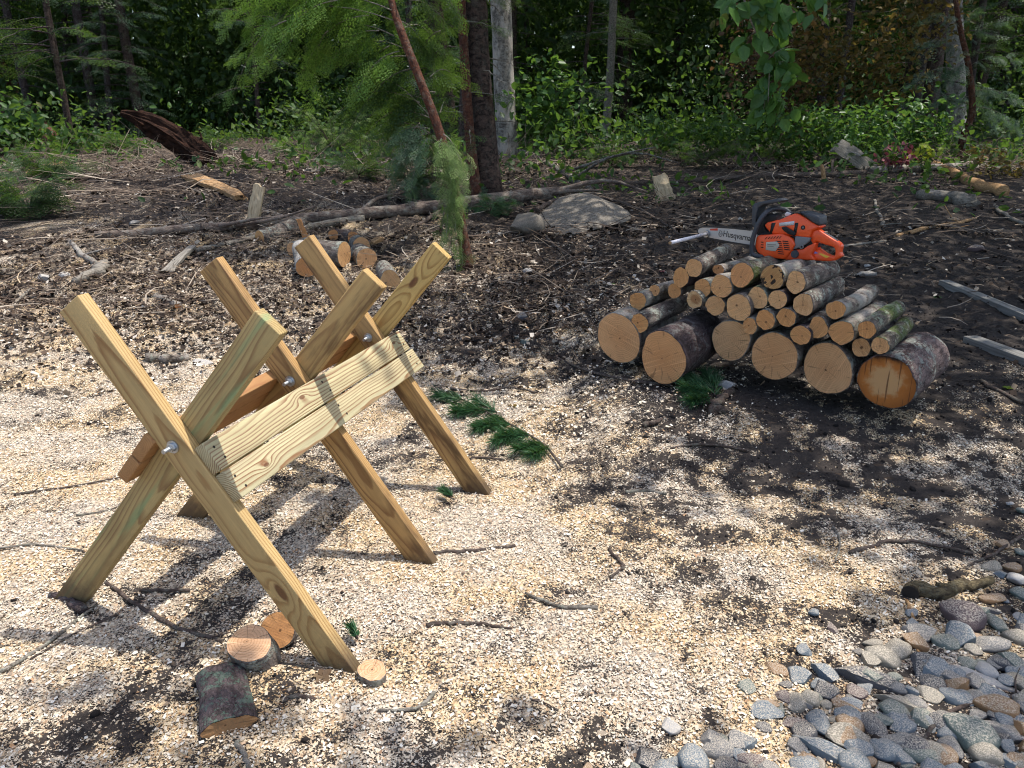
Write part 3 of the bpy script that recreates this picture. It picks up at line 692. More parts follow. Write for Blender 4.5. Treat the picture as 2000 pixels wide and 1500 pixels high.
    INK = plain('bar_print', (.01, .01, .012), .5)
    def text(s, zx, zy, size, mat, y, par, name='lettering', slope=-.19, sq=1.):
        cu = bpy.data.curves.new('t', 'FONT'); cu.body = s; cu.size = size; cu.extrude = .0002; cu.offset = size*.012
        to = bpy.data.objects.new('t', cu); COL.objects.link(to); bpy.context.view_layer.update()
        me = bpy.data.meshes.new_from_object(to.evaluated_get(bpy.context.evaluated_depsgraph_get())); bpy.data.objects.remove(to)
        x, z = q(zx, zy, y); x2, z2 = q(zx+100, zy+100*slope*-1, y)
        ux = Vector((x2-x, 0, z2-z)).normalized(); uz = Vector((0, 1, 0)).cross(ux)
        mt = Matrix((ux*sq, uz, Vector((0, 1, 0)))).transposed().to_4x4(); mt.translation = (x, y, z)
        return link(name, me, mat, par, mt)
    text('Husqvarna', 714, 452, .047, INK, -.0249, b, sq=.88)
    # crowned H mark beside the name
    cx, cz = q(690, 430, -.025); V = []; Fc = []
    def strip(path, wd, y=-.0249):
        V2 = []; F2 = []
        for i, p in enumerate(path):
            p = np.array(p); d = np.array(path[min(i+1, len(path)-1)])-np.array(path[max(i-1, 0)]); d = d/np.linalg.norm(d); n2 = np.array([-d[1], d[0]])*wd/2
            V2 += [(p[0]+n2[0], y, p[1]+n2[1]), (p[0]-n2[0], y, p[1]-n2[1])]
        for i in range(len(path)-1): F2.append((2*i, 2*i+1, 2*i+3, 2*i+2))
        s = len(V); V.extend(V2); Fc.extend([tuple(s+j for j in f) for f in F2])
    arc = [(cx+.0115*math.cos(t), cz+.0135*math.sin(t)) for t in np.linspace(2.0, 7.4, 18)]
    strip(arc, .0034)
    for dx in (-.0042, .0042): strip([(cx+dx, cz-.006), (cx+dx, cz+.006)], .0028)
    strip([(cx-.0042, cz), (cx+.0042, cz)], .0026)
    strip([(cx-.009, cz+.019), (cx-.006, cz+.0125), (cx, cz+.021), (cx+.006, cz+.0125), (cx+.009, cz+.019)], .0028)
    link('crown_mark', mesh('crown_mark', V, Fc), INK, b)
    RED = plain('red_label', (.55, .05, .02), .5)
    pl('warning_strip', [(575,377),(655,372),(657,396),(580,392)], -.0257, -.0248, RED, 0, b, 1, False)
    for k in range(2):
        pl('badge_line', [(1122, 540+k*14), (1200-20*k, 543+k*14), (1200-20*k, 549+k*14), (1122, 546+k*14)], .0612, .0620, plain('badge_ink', (.12, .11, .10), .5), 0, bd, 1, False)
    pl('sticker', [(1530,612),(1555,600),(1590,625),(1560,628)], .0255, .0268, plain('blue_sticker', (.25, .3, .75), .4), 0, rh, 1, False)
    pl('sticker', [(1590,628),(1615,625),(1690,655),(1660,668)], .0255, .0268, plain('yellow_sticker', (.75, .45, .05), .4), 0, rh, 1, False)
    # white gauge rod standing out from the bar tip
    W0 = o0+Rm.to_3x3() @ Vector((q(548,425,-.026)[0], -.025, q(548,425,-.026)[1]))
    rod = empty('measuring_rod', W0, 'white tube sticking out sideways from the tip of the chainsaw bar', 'rod')
    e = P3(1308, 474.5, W0.y-.285); dr = (e-W0)
    WH = plain('white_tube', (.72, .70, .74), .35, .5, coat=.2)
    V, Fc = tube([Vector((0, 0, 0)), dr*.985], .0098, 16); link('tube', mesh('tube', V, Fc), WH, rod, None, True)
    V, Fc = tube([dr*.984, dr], [.0098, .0085], 16); link('tube_end', mesh('tube_end', V, Fc), plain('tube_inside', (.25, .16, .08), .6), rod)
    dn = dr.normalized(); V, Fc = tube([Vector((0, 0, 0)), dn*.012], [.021, .019], 24); link('magnet', mesh('magnet', V, Fc), plain('magnet_steel', (.35, .36, .38), .35, .5, .8), rod)
chainsaw()
# ---------------------------------------------------------------- foliage materials
def leaf_mat(name, stops, trans=.35, rough=.55, tint=None):
    m = M(name, rough, .35); i = m.math('ADD', m.math('MULTIPLY', m.isl(), .35), m.math('MULTIPLY', m.attr('tint'), .65))
    col = m.ramp(i, stops); m.set('Base Color', col)
    tr = m.n('BsdfTranslucent', {'Color': m.mix(.5, col, tint or (.20, .34, .03))})
    mx = m.t.nodes.new('ShaderNodeMixShader'); mx.inputs[0].default_value = trans
    out = [n for n in m.t.nodes if n.type == 'OUTPUT_MATERIAL'][0]
    m.t.links.new(m.b.outputs[0], mx.inputs[1]); m.t.links.new(tr, mx.inputs[2]); m.t.links.new(mx.outputs[0], out.inputs[0]); return m.m
L_HEM = leaf_mat('hemlock_needles', [(0, (.018,.045,.018)), (.5, (.04,.09,.03)), (.85, (.07,.13,.035)), (1, (.12,.14,.06))], .4, .5)
L_BRIGHT = leaf_mat('bright_hemlock_needles', [(0, (.06,.14,.03)), (.5, (.14,.27,.05)), (1, (.28,.42,.10))], .45, .5)  # brighter copy of the hemlock needles, sunlight put into the colour
L_BLUE = leaf_mat('blue_green_needles', [(0, (.035,.08,.055)), (.5, (.08,.15,.10)), (1, (.14,.22,.14))], .35, .5)
L_LICH = leaf_mat('grey_green_needles', [(0, (.09,.16,.045)), (.5, (.18,.28,.08)), (1, (.34,.42,.17))], .3, .6)
L_BROAD = leaf_mat('broad_green_leaves', [(0, (.02,.055,.018)), (.5, (.045,.12,.03)), (.85, (.085,.19,.042)), (1, (.16,.22,.07))], .5, .42)
L_MIX = leaf_mat('mixed_forest_leaves', [(0, (.012,.03,.012)), (.45, (.04,.095,.025)), (.78, (.08,.17,.04)), (.92, (.12,.17,.05)), (1, (.18,.13,.055))], .45, .5)
L_BEECH = leaf_mat('hanging_green_leaves', [(0, (.04,.10,.03)), (.6, (.07,.17,.045)), (.9, (.12,.24,.05)), (1, (.32,.20,.08))], .42, .4)
L_YEL = leaf_mat('yellow_brown_leaves', [(0, (.05,.05,.02)), (.4, (.11,.095,.03)), (.75, (.20,.14,.045)), (1, (.34,.17,.05))], .35, .6, (.3,.22,.04))
L_DRY = leaf_mat('dry_brown_leaves', [(0, (.05,.03,.02)), (.5, (.13,.085,.05)), (1, (.25,.18,.11))], .3, .7, (.3,.15,.04))
L_PINK = leaf_mat('pink_red_leaves', [(0, (.20,.05,.06)), (.6, (.32,.10,.13)), (1, (.42,.22,.20))], .3, .6, (.4,.1,.1))
L_YG = leaf_mat('yellow_green_leaves', [(0, (.14,.24,.02)), (.6, (.28,.40,.045)), (1, (.50,.50,.08))], .55, .5, (.5,.5,.05))  # sunlight put into the undergrowth's colour; own colour of the yellow leaves
L_FERN = leaf_mat('fern_fronds', [(0, (.02,.06,.015)), (.6, (.05,.12,.025)), (1, (.10,.19,.035))], .4, .5)
L_PINE = leaf_mat('white_pine_needles', [(0, (.012,.055,.022)), (.6, (.03,.10,.04)), (.95, (.06,.15,.06)), (1, (.22,.14,.06))], .2, .45)
L_CAN = leaf_mat('canopy_leaves', [(0, (.03,.08,.02)), (1, (.08,.16,.04))], .12, .5)

# templates: all quads
def t_leaf(w=.5, fold=.12):                      # unit long leaf along x
    V = np.array([[0, 0, 0], [.3, w*.5, fold], [.72, w*.42, fold*.8], [1, 0, -.05], [.72, -w*.42, fold*.8], [.3, -w*.5, fold], [.5, 0, .0]])
    return V, np.array([[0, 6, 2, 1], [6, 3, 2, 2], [0, 5, 4, 6], [6, 4, 3, 3]])
def t_leaf2(w=.55, fold=.1):
    V = np.array([[0, 0, 0], [.28, w*.5, fold], [.70, w*.40, fold*.7], [1, 0, -.06], [.70, -w*.40, fold*.7], [.28, -w*.5, fold]])
    return V, np.array([[0, 3, 2, 1], [0, 5, 4, 3]])
def t_spray(n=13, seed=0, dense=8, wd=.42):       # a flat hemlock spray, unit long, needles as slim quads
    r = np.random.default_rng(seed); V = []; Fq = []
    def blade(a, d, L, wdt, up=0.):
        d = d/np.linalg.norm(d); n = np.cross(d, [0, 0, 1.]); s = len(V)
        b = a+d*L; b = b+np.array([0, 0, up]); m_ = (a+b)/2
        V.extend([a, m_+n*wdt, b, m_-n*wdt]); Fq.append([s, s+1, s+2, s+3])
    for i in range(n):
        u = (i+.5)/n; base = np.array([u*.92, 0, -.16*u*u]); side = 1 if i % 2 else -1
        L = wd*(1-u)**.75*r.uniform(.75, 1.15)+.07
        d = np.array([.72, side*.9, -.10-r.uniform(0, .2)]); d /= np.linalg.norm(d)
        blade(base, d, L, .004)
        k = max(2, int(dense*.7*L/.4))
        for j in range(k):
            q = base+d*L*(j+.6)/k
            for s2 in (-1, 1):
                dd = d*.75+s2*np.cross([0, 0, 1.], d)*.8+[0, 0, r.normal(0, .12)]
                blade(q, dd, r.uniform(.055, .085), .021)
    for i in range(n):
        u = i/n; base = np.array([u, 0, -.16*u*u])
        for s2 in (-1, 1): blade(base, np.array([.7, s2*.7, 0]), .055, .012)
    blade(np.array([0, 0, 0.]), np.array([1, 0, -.08]), .95, .006)
    return np.array(V), np.array(Fq)
SPR = [t_spray(11, s, 7) for s in range(3)]; SPL = [t_spray(8, s+9, 4, .5) for s in range(2)]
def t_fern(n=12):
    V = []; Fq = []
    for i in range(n):
        u = (i+.6)/n; b = np.array([u, 0, .35*math.sin(u*2.6)-.25*u*u]); L = .30*math.sin(min(1, u*1.6+.25)*math.pi*.62)*(1-u*.75)+.03
        for s in (-1, 1):
            d = np.array([.35, s, -.12]); d /= np.linalg.norm(d)
            for j in range(4):
                a = b+d*L*j/4; c = b+d*L*(j+1)/4; s0 = len(V); wv = .034*(1-j/5)
                V += [a, (a+c)/2+[wv, 0, 0], c, (a+c)/2-[wv, 0, 0]]; Fq.append([s0, s0+1, s0+2, s0+3])
    s0 = len(V); V += [[0, .006, 0], [.5, .006, .35*math.sin(1.3)-.06], [.5, -.006, .35*math.sin(1.3)-.06], [0, -.006, 0]]; Fq.append([s0, s0+1, s0+2, s0+3])
    return np.array(V), np.array(Fq)
FERN = t_fern()

def put(T, pos, d, S, roll, up=None):
    V, Q = scatter(T[0], T[1], frames(np.asarray(d, float), up, roll)*np.asarray(S)[:, None, None], np.asarray(pos, float))
    return V, Q, np.repeat(rng.uniform(0, 1, len(pos)), len(T[0]))
def fmesh(name, parts, o=(0, 0, 0)):
    V = []; Q = []; A = []; s = 0
    for v, q, a in parts: V.append(v); Q.append(q+s); A.append(a); s += len(v)
    me = nmesh(name, np.concatenate(V)-np.array(o), np.concatenate(Q))
    at = me.attributes.new('tint', 'FLOAT', 'POINT'); at.data.foreach_set('value', np.concatenate(A).astype(np.float32)); return me
def foliage(name, parts, mat, parent, o): return link(name, fmesh(name, parts, o), mat, parent)

# ---------------------------------------------------------------- trees that stand at the edge of the wood
def trunk_pts(base, top, H, wob=.03, seed=0, n=9):
    r = np.random.default_rng(seed); b = np.array(base); t = np.array(top); out = []
    w0 = r.uniform(0, 6.28)
    for i in range(n):
        u = i/(n-1); p = b+(t-b)*u; p = p+np.array([math.sin(u*5+w0), math.cos(u*4+w0), 0])*wob*math.sin(u*3.14)
        out.append(p)
    return out
def boughs(base_pts, H, z0, z1, n, L0, seed, side=None, size=.35, tmpl=None, drop=.25, lenf=None, dens=1.):
    # hemlock boughs: each a drooping stem with sprays on both sides; returns foliage parts and twig tubes
    r = np.random.default_rng(seed); tmpl = tmpl or SPR; P = []; tw = []
    bp = np.array(base_pts)
    pos = []; dirs = []; S = []; rl = []
    for i in range(n):
        z = r.uniform(z0, z1); k = np.interp(z, bp[:, 2], range(len(bp))); a, b = int(k), min(int(k)+1, len(bp)-1)
        o = bp[a]+(bp[b]-bp[a])*(k-a)
        th = r.uniform(0, 6.28) if side is None else r.normal(side[0], side[1])
        L = L0*r.uniform(.6, 1.1); d = np.array([math.cos(th), math.sin(th), r.uniform(-.1, .25)])
        st = []
        for j in range(9):
            u = j/8; st.append(o+d*L*u+np.array([0, 0, -drop*L*u*u])+r.normal(0, .012, 3)*u)
        tw.append((st, [.011*(1-.8*j/8)*max(1, L) for j in range(9)]))
        m_ = max(3, int(L/size*5*dens))
        for j in range(m_):
            u = .22+.78*(j+r.uniform(0, 1))/m_; kk = u*8; a2 = min(7, int(kk)); p = st[a2]+(st[a2+1]-st[a2])*(kk-a2)
            t_ = th+(1 if j % 2 else -1)*r.uniform(.35, 1.1)*(1 if u < .93 else .1)
            pos.append(p); dirs.append([math.cos(t_), math.sin(t_), -drop*u*1.2+r.normal(0, .12)]); S.append(size*r.uniform(.7, 1.25)*(1.15-.45*u)); rl.append(r.normal(0, .35))
    pos = np.array(pos); dirs = np.array(dirs); S = np.array(S); rl = np.array(rl)
    for k, T in enumerate(tmpl):
        s = np.arange(len(pos)) % len(tmpl) == k
        if s.any(): P.append(put(T, pos[s], dirs[s], S[s], rl[s]))
    return P, tw
def twigs(name, tw, mat, parent, o, n=5):
    if 0 < len(tw) <= 30:
        for st, rad in tw:
            v, f = tube(st, rad, n); link('branch', mesh('branch', loc(v, o), f), mat, parent, None, True)
        return
    V = []; Fc = []
    for st, rad in tw:
        v, f = tube(st, rad, n, base=len(V), cap=False); V += v; Fc += f
    if V: return link(name, mesh(name, loc(V, o), Fc), mat, parent, None, True)
def vmass(name, c, rad, n, T, size, mat, parent, o, seed, up=.3, clump=14, sq=.8):
    # leaves gathered in clumps through a loose volume
    r = np.random.default_rng(seed); cc = r.normal(0, 1, (clump, 3)); cc /= np.linalg.norm(cc, axis=1, keepdims=True); cc *= r.uniform(.2, 1, (clump, 1))**.5
    k = r.integers(0, clump, n); p = (cc[k]+r.normal(0, .24, (n, 3)))*np.array(rad)+np.array(c)
    d = r.normal(0, 1, (n, 3)); d[:, 2] = d[:, 2]*.5-up
    return foliage(name, [put(T, p, d, size*r.uniform(.6, 1.3, n), r.normal(0, .8, n))], mat, parent, o)

def tree(name, label, cat, base, top, r0, r1, bark, H=None, seed=0, fol=None, roots=0., group=None, wob=.03, n=10, rough=.06, path=None):
    base = np.array(base, float)
    pts = path if path is not None else trunk_pts(base-[0, 0, .05], top, 0, wob, seed, n)
    sp = spline(pts, 3); m_ = len(sp)
    rad = [r0+(r1-r0)*i/(m_-1)+roots*r0*math.exp(-i/m_*26) for i in range(m_)]
    root = empty(name, base, label, cat, group)
    V, Fc = tube(sp, rad, 20, seed, rough)
    link('trunk', mesh('trunk', loc(V, base), Fc), bark, root, None, True)
    return root, sp
def up_from(px, py, px2, Y=None, ztop=8., lean=0.):
    b = G(px, py); zt = ztop; 
    # point above the base that shows at px2 on the top edge of the picture, carried on upwards
    t = P3(px2, 0, b.y+lean); d = (np.array(t)-np.array(b)); k = (zt-b.z)/max(.3, d[2]); return np.array(b), np.array(b)+d*k
trees = {}
# the big spruce
b, t = up_from(952, 385, 922, ztop=9.); r = 24*mpp(b)
root, sp = tree('spruce_tree', 'thick rough barked brown spruce trunk rising beside the drooping hemlock', 'tree', b, t, r*1.02, r*.72, B_SPRUCE, seed=3, roots=.5, rough=.10)
P, tw = boughs(sp, 0, 4.2, 9, 46, 2.4, 31, None, .6, SPL, dens=.6); foliage('foliage', P, L_HEM, root, b); twigs('branches', tw, B_GREYSTICK, root, b)
P, tw = boughs(sp, 0, 1.4, 3.2, 9, .8, 32, None, .3, dens=.3); twigs('dead_twigs', tw, B_GREYSTICK, root, b)
# birch behind it
b, t = up_from(992, 318, 975, ztop=9.); r = 20*mpp(b)
root, sp = tree('birch_tree', 'pale papery birch trunk just right of the thick spruce', 'tree', b, t, r, r*.85, B_BIRCH, seed=4, roots=.35, rough=.05)
vmass('foliage', (t[0], t[1], 7.2), (2.4, 2.0, 1.6), 1500, t_leaf2(), .16, L_BROAD, root, b, 41); 
# reddish slender stem left of the spruce
b, t = up_from(932, 392, 895, ztop=6.5); r = 8*mpp(b)
root, sp = tree('cedar_sapling', 'slender reddish stem close in front of the thick spruce', 'tree', b, t, r*1.2, r*.8, B_RED, seed=5, wob=.05, roots=.4)
P, tw = boughs(sp, 0, 1.0, 6, 30, .9, 51, None, .3, dens=.7); foliage('foliage', P, L_HEM, root, b); twigs('branches', tw, B_GREYSTICK, root, b)
# bent hemlock with peeled red bark, its crown hanging to the left
b = G(912, 520); q0 = np.array(b); Yb = b.y
pth = [q0-[0, 0, .05], np.array(P3(906, 470, Yb)), np.array(P3(893, 400, Yb+.02)), np.array(P3(862, 270, Yb+.08)), np.array(P3(822, 160, Yb+.12)), np.array(P3(783, 60, Yb+.2)), np.array(P3(760, -20, Yb+.3)), np.array(P3(715, -260, Yb+.5)), np.array(P3(690, -700, Yb+.9))]
root, sp = tree('leaning_hemlock', 'bent young hemlock with peeled reddish bark and hanging boughs', 'tree', b, None, 11*mpp(b), 5*mpp(b), B_RED, seed=6, path=pth, roots=.5, rough=.12)
HEMP = []; TW = []
def hang(anchor, tip, n, size, seed, spread=.25, mat=None, w=.22, parent=None, o=None, tmpl=None, stem=.006, dens=1.):
    r = np.random.default_rng(seed); a = np.array(anchor); c = np.array(tip); st = [a+(c-a)*u+np.array([0, 0, 1])*np.linalg.norm(c-a)*.16*math.sin(u*3.14) for u in np.linspace(0, 1, 9)]
    pos = []; dirs = []; S = []; rl = []; ax = (c-a)/np.linalg.norm(c-a)
    sd = np.cross(ax, [0, 0, 1.]); sd /= np.linalg.norm(sd)+1e-6
    for j in range(n):
        u = .1+.9*(j+r.uniform(0, 1))/n; k = min(7, int(u*8)); p = st[k]+(st[k+1]-st[k])*(u*8-k)
        s_ = 1 if j % 2 else -1
        d = ax*.6+sd*s_*r.uniform(.3, 1.)*(1-.6*u)+np.array([0, 0, -.35])+r.normal(0, .15, 3)
        pos.append(p+r.normal(0, spread*.12, 3)); dirs.append(d); S.append(size*r.uniform(.7, 1.25)*(1.1-.4*u)); rl.append(r.normal(0, .5))
    tmpl = tmpl or SPR; P = []
    for k, T in enumerate(tmpl):
        s = np.arange(n) % len(tmpl) == k
        if s.any(): P.append(put(T, np.array(pos)[s], np.array(dirs)[s], np.array(S)[s], np.array(rl)[s]))
    return P, (st, [stem*(1-.8*i/8) for i in range(9)])
# bright boughs, upper left of the bent hemlock
Pb = []; tw = []
YH = Yb+.1
for k, (ax_, ay_, bx, by, n) in enumerate([(770,40,445,120,34),(765,20,560,60,30),(740,-60,420,20,26),(700,-40,480,150,26),(770,70,620,90,20),(780,100,690,190,22),(740,-80,620,40,26),(770,-20,520,-10,24),(620,-60,440,60,24),(640,-40,560,110,24),(560,40,455,185,16),(800,110,690,175,14),(700,-60,500,90,30),(660,0,520,130,22),(720,30,580,160,24),(740,60,640,130,24),(600,-60,480,60,28),(690,-20,600,110,26),(640,60,610,190,18),(800,-60,700,40,30)]):
    dy = rng.uniform(.0, .9); P, s = hang(P3(ax_, ay_, YH+.12), P3(bx, by, YH+.05+dy), n, .27, 600+k); Pb += P; tw.append(s)
foliage('bright_foliage', Pb, L_BRIGHT, root, b); twigs('branches', tw, B_GREYSTICK, root, b)
Pb = []; tw = []
for k, (ax_, ay_, bx, by, n) in enumerate([(850,240,700,150,22),(840,200,720,230,22),(800,100,660,120,20),(860,60,800,200,20),(880,90,860,180,18),(830,180,760,320,22),(840,260,720,300,22),(780,60,870,120,20),(800,0,880,60,20),(700,-60,780,60,26),(820,-50,900,40,22),(640,10,700,120,20),(820,130,680,260,26),(850,180,760,260,26),(860,220,880,250,14),(780,40,840,110,26),(840,150,900,170,18),(760,90,700,200,26),(820,200,640,240,30),(840,230,690,300,26)]):
    dy = rng.uniform(.1, 1.1); P, s = hang(P3(ax_, ay_, YH+.2), P3(bx, by, YH+.2+dy), n, .26, 640+k); Pb += P; tw.append(s)
foliage('foliage', Pb, L_HEM, root, b); twigs('branches', tw, B_GREYSTICK, root, b)
Pb = []; tw = []
for k, (ax_, ay_, bx, by, n, sz) in enumerate([(866,262,905,330,24,.17),(872,290,884,400,28,.18),(876,300,905,380,26,.18),(868,300,870,440,30,.19),(885,360,892,500,34,.17),(890,340,880,530,30,.15),(895,400,905,540,22,.12),(880,380,870,500,22,.14),(862,270,850,350,16,.14),(868,280,912,360,20,.15),(880,330,862,470,20,.14)]):
    P, s = hang(P3(ax_, ay_, Yb-.02), P3(bx, by, Yb-.12+rng.uniform(-.1, .1)), n, sz, 680+k, w=.1); Pb += P; tw.append(s)
foliage('hanging_foliage', Pb, L_LICH, root, b); twigs('branches', tw, B_GREYSTICK, root, b)
Pb = []; tw = []
for k, (ax_, ay_, bx, by, n) in enumerate([(835,250,745,290,24),(830,260,760,360,26),(835,270,800,380,24),(820,240,780,330,22)]):
    P, s = hang(P3(ax_, ay_, Yb+.3), P3(bx, by, Yb+.25), n, .2, 700+k); Pb += P; tw.append(s)
foliage('lower_foliage', Pb, L_BLUE, root, b); twigs('branches', tw, B_GREYSTICK, root, b)

def simple(px, py, px2, w, bark, label, seed, z0=2.2, nb=22, L0=1.4, size=.45, fm=None, name='spruce_tree', wob=.05, cat='tree', group=None, dens=.6, z1=8, ztop=8.5, tmpl=None, side=None):
    b, t = up_from(px, py, px2, ztop=ztop); r = w/2*mpp(b)
    root, sp = tree(name, label, cat, b, t, r*1.08, r*.75, bark, seed=seed, wob=wob, roots=.3, group=group)
    if nb:
        P, tw = boughs(sp, 0, z0, z1, nb, L0, seed+100, side, size, tmpl or SPL, dens=dens); foliage('foliage', P, fm or L_HEM, root, b); twigs('branches', tw, B_GREYSTICK, root, b)
    return root, sp, b
simple(1180, 292, 1200, 15, B_GREYSTICK, 'slim grey stem under hanging hemlock, right of the birch', 71, 1.9, 26, 1.0, .38, L_HEM, 'hemlock_sapling', dens=.9)
simple(1218, 262, 1222, 34, B_SPRUCE, 'dark blotched trunk right behind the slim grey stem', 72, 3.5, 20, 2)
simple(1292, 230, 1290, 14, B_DARK, 'thin black trunk standing between the dark blotched trunk and the hanging green leaves', 73, 3.2, 14, 1.6)
simple(1432, 225, 1428, 26, B_DARK, 'black trunk behind the hanging green leaves', 74, 3.4, 18, 2)
simple(1868, 288, 1862, 32, B_BIRCH, 'white birch trunk at the top right above the crooked sapling', 75, 3.4, 0, name='birch_tree')
simple(28, 238, 8, 40, B_DARK, 'thick dark trunk at the left edge of the picture', 76, 2.5, 26, 2.2)
simple(312, 228, 258, 17, B_SPRUCE, 'slanting brown trunk left of the thin straight one at the left', 77, 2.3, 22, 1.5, name='spruce_tree')
simple(333, 236, 331, 11, B_RED, 'thin straight dark red trunk above the rotten stump', 78, 2.2, 22, 1.3, .4, name='young_spruce')
simple(140, 175, 128, 22, B_DARK, 'grey shaded trunk in the lit undergrowth at the left', 79, 3.2, 20, 2)
simple(690, 215, 700, 20, B_DARK, 'black trunk in the shade behind the bright hemlock boughs', 80, 2.6, 22, 2)
simple(590, 200, 610, 15, B_DARK, 'thin shaded trunk behind the leftmost bright boughs', 81, 2.6, 22, 1.8)
simple(1090, 215, 1080, 15, B_SPRUCE, 'thin brown trunk in deep shade right of the birch', 82, 3.0, 18, 1.8)
simple(1560, 215, 1545, 22, B_SPRUCE, 'dark trunk among dry brown leaves', 83, 3.4, 10, 2)
simple(1705, 215, 1700, 14, B_SPRUCE, 'thin dark trunk among the orange leaves', 84, 3.6, 8, 2)
simple(1950, 262, 1975, 26, B_DARK, 'dark trunk at the right edge behind drooping hemlock', 85, 1.6, 30, 1.8)
# leaning dead trunk at the left edge
b = G(92, 262); pth = [np.array(G(100, 275)), np.array(P3(50, 200, b.y)), np.array(P3(0, 125, b.y)), np.array(P3(-70, 20, b.y)), np.array(P3(-140, -90, b.y))]
tree('leaning_dead_trunk', 'peeled dead trunk leaning out of the picture at the left edge', 'dead tree', b, None, 13*mpp(b), 8*mpp(b), B_RED, seed=8, path=pth)
# crooked sapling at the right with hemlock boughs
b = G(1876, 318); y = b.y
pth = [np.array(b), np.array(P3(1880, 270, y)), np.array(P3(1898, 225, y)), np.array(P3(1897, 170, y)), np.array(P3(1888, 110, y)), np.array(P3(1874, 50, y)), np.array(P3(1862, -30, y))]
root, sp = tree('crooked_sapling', 'crooked pale sapling with feathery boughs at the right', 'tree', b, None, 7.5*mpp(b), 4*mpp(b), B_RED, seed=9, path=pth)
Pb = []; tw = []
for k, (ax_, ay_, bx, by, n) in enumerate([(1890,110,1790,90,26),(1895,150,1770,170,30),(1897,190,1780,240,30),(1890,130,1990,120,26),(1898,180,1985,200,30),(1880,60,1800,40,24),(1885,80,1970,50,26),(1897,210,1990,260,30),(1898,160,1940,240,26),(1890,120,1830,190,26),(1875,50,1930,10,20)]):
    P, s = hang(P3(ax_, ay_, y), P3(bx, by, y-.2+rng.uniform(-.3, .3)), n, .24, 800+k); Pb += P; tw.append(s)
foliage('foliage', Pb, L_BLUE, root, b); twigs('branches', tw, B_GREYSTICK, root, b)

# ---------------------------------------------------------------- leafy branches and shrubs
LEAF = t_leaf2(.55, .1); LEAFW = t_leaf2(.72, .08)
def shrub(name, label, cat, base, c, rad, n, T, size, mat, seed, stems=5, group=None, clump=14, sm=None, up=.3, sr=.006):
    root = empty(name, base, label, cat, group); o = np.array(base); r = np.random.default_rng(seed)
    vmass('leaves', c, rad, n, T, size, mat, root, o, seed, up, clump)
    tw = []
    for k in range(stems):
        e = np.array(c)+r.normal(0, .5, 3)*np.array(rad); mid = (o+e)/2+r.normal(0, .12, 3)*np.array(rad)
        tw.append((spline([o, mid, e], 4), list(np.linspace(sr, sr*.3, 9))))
    twigs('stems', tw, sm or B_STICK, root, o); return root
def at_px(px, py, dz): g = G(px, py); return np.array([g.x, g.y, g.z+dz])
# branch with big leaves hanging into the top of the picture
YL = 5.2; root = empty('hanging_branch', P3(1470, -60, YL), 'leafy green branch hanging down from the top edge above the chainsaw', 'branch'); o = np.array(root.location)
pos = []; dirs = []; rr = np.random.default_rng(91)
stm = spline([P3(1440, -60, YL), P3(1462, 30, YL), P3(1490, 90, YL+.05), P3(1502, 130, YL), P3(1500, 200, YL-.05)], 4)
tw = [(stm, list(np.linspace(.008, .002, len(stm))))]
for (ax_, ay_, bx, by) in [(1445,0,1415,20),(1455,20,1510,10),(1465,30,1590,15),(1480,60,1450,90),(1488,85,1520,80),(1495,120,1545,90),(1500,140,1530,120),(1500,150,1560,150),(1500,180,1490,220),(1500,190,1540,215),(1500,160,1480,180),(1445,-20,1610,-10),(1460,10,1540,50)]:
    s = spline([P3(ax_, ay_, YL), P3((ax_+bx)/2, (ay_+by)/2-6, YL), P3(bx, by, YL+rr.uniform(-.1, .1))], 3); tw.append((s, list(np.linspace(.003, .001, len(s)))))
    for q in s[1:]:
        for k in range(2):
            pos.append(q+rr.normal(0, .025, 3)); th = rr.uniform(0, 6.28); dirs.append([math.cos(th), math.sin(th)*.6, -1.1+rr.normal(0, .5)])
foliage('leaves', [put(LEAFW, np.array(pos), np.array(dirs), rr.uniform(.07, .135, len(pos)), rr.normal(0, .7, len(pos)), np.tile([0, -1., .3], (len(pos), 1)))], L_BEECH, root, o); twigs('twigs', tw, B_GREYSTICK, root, o)
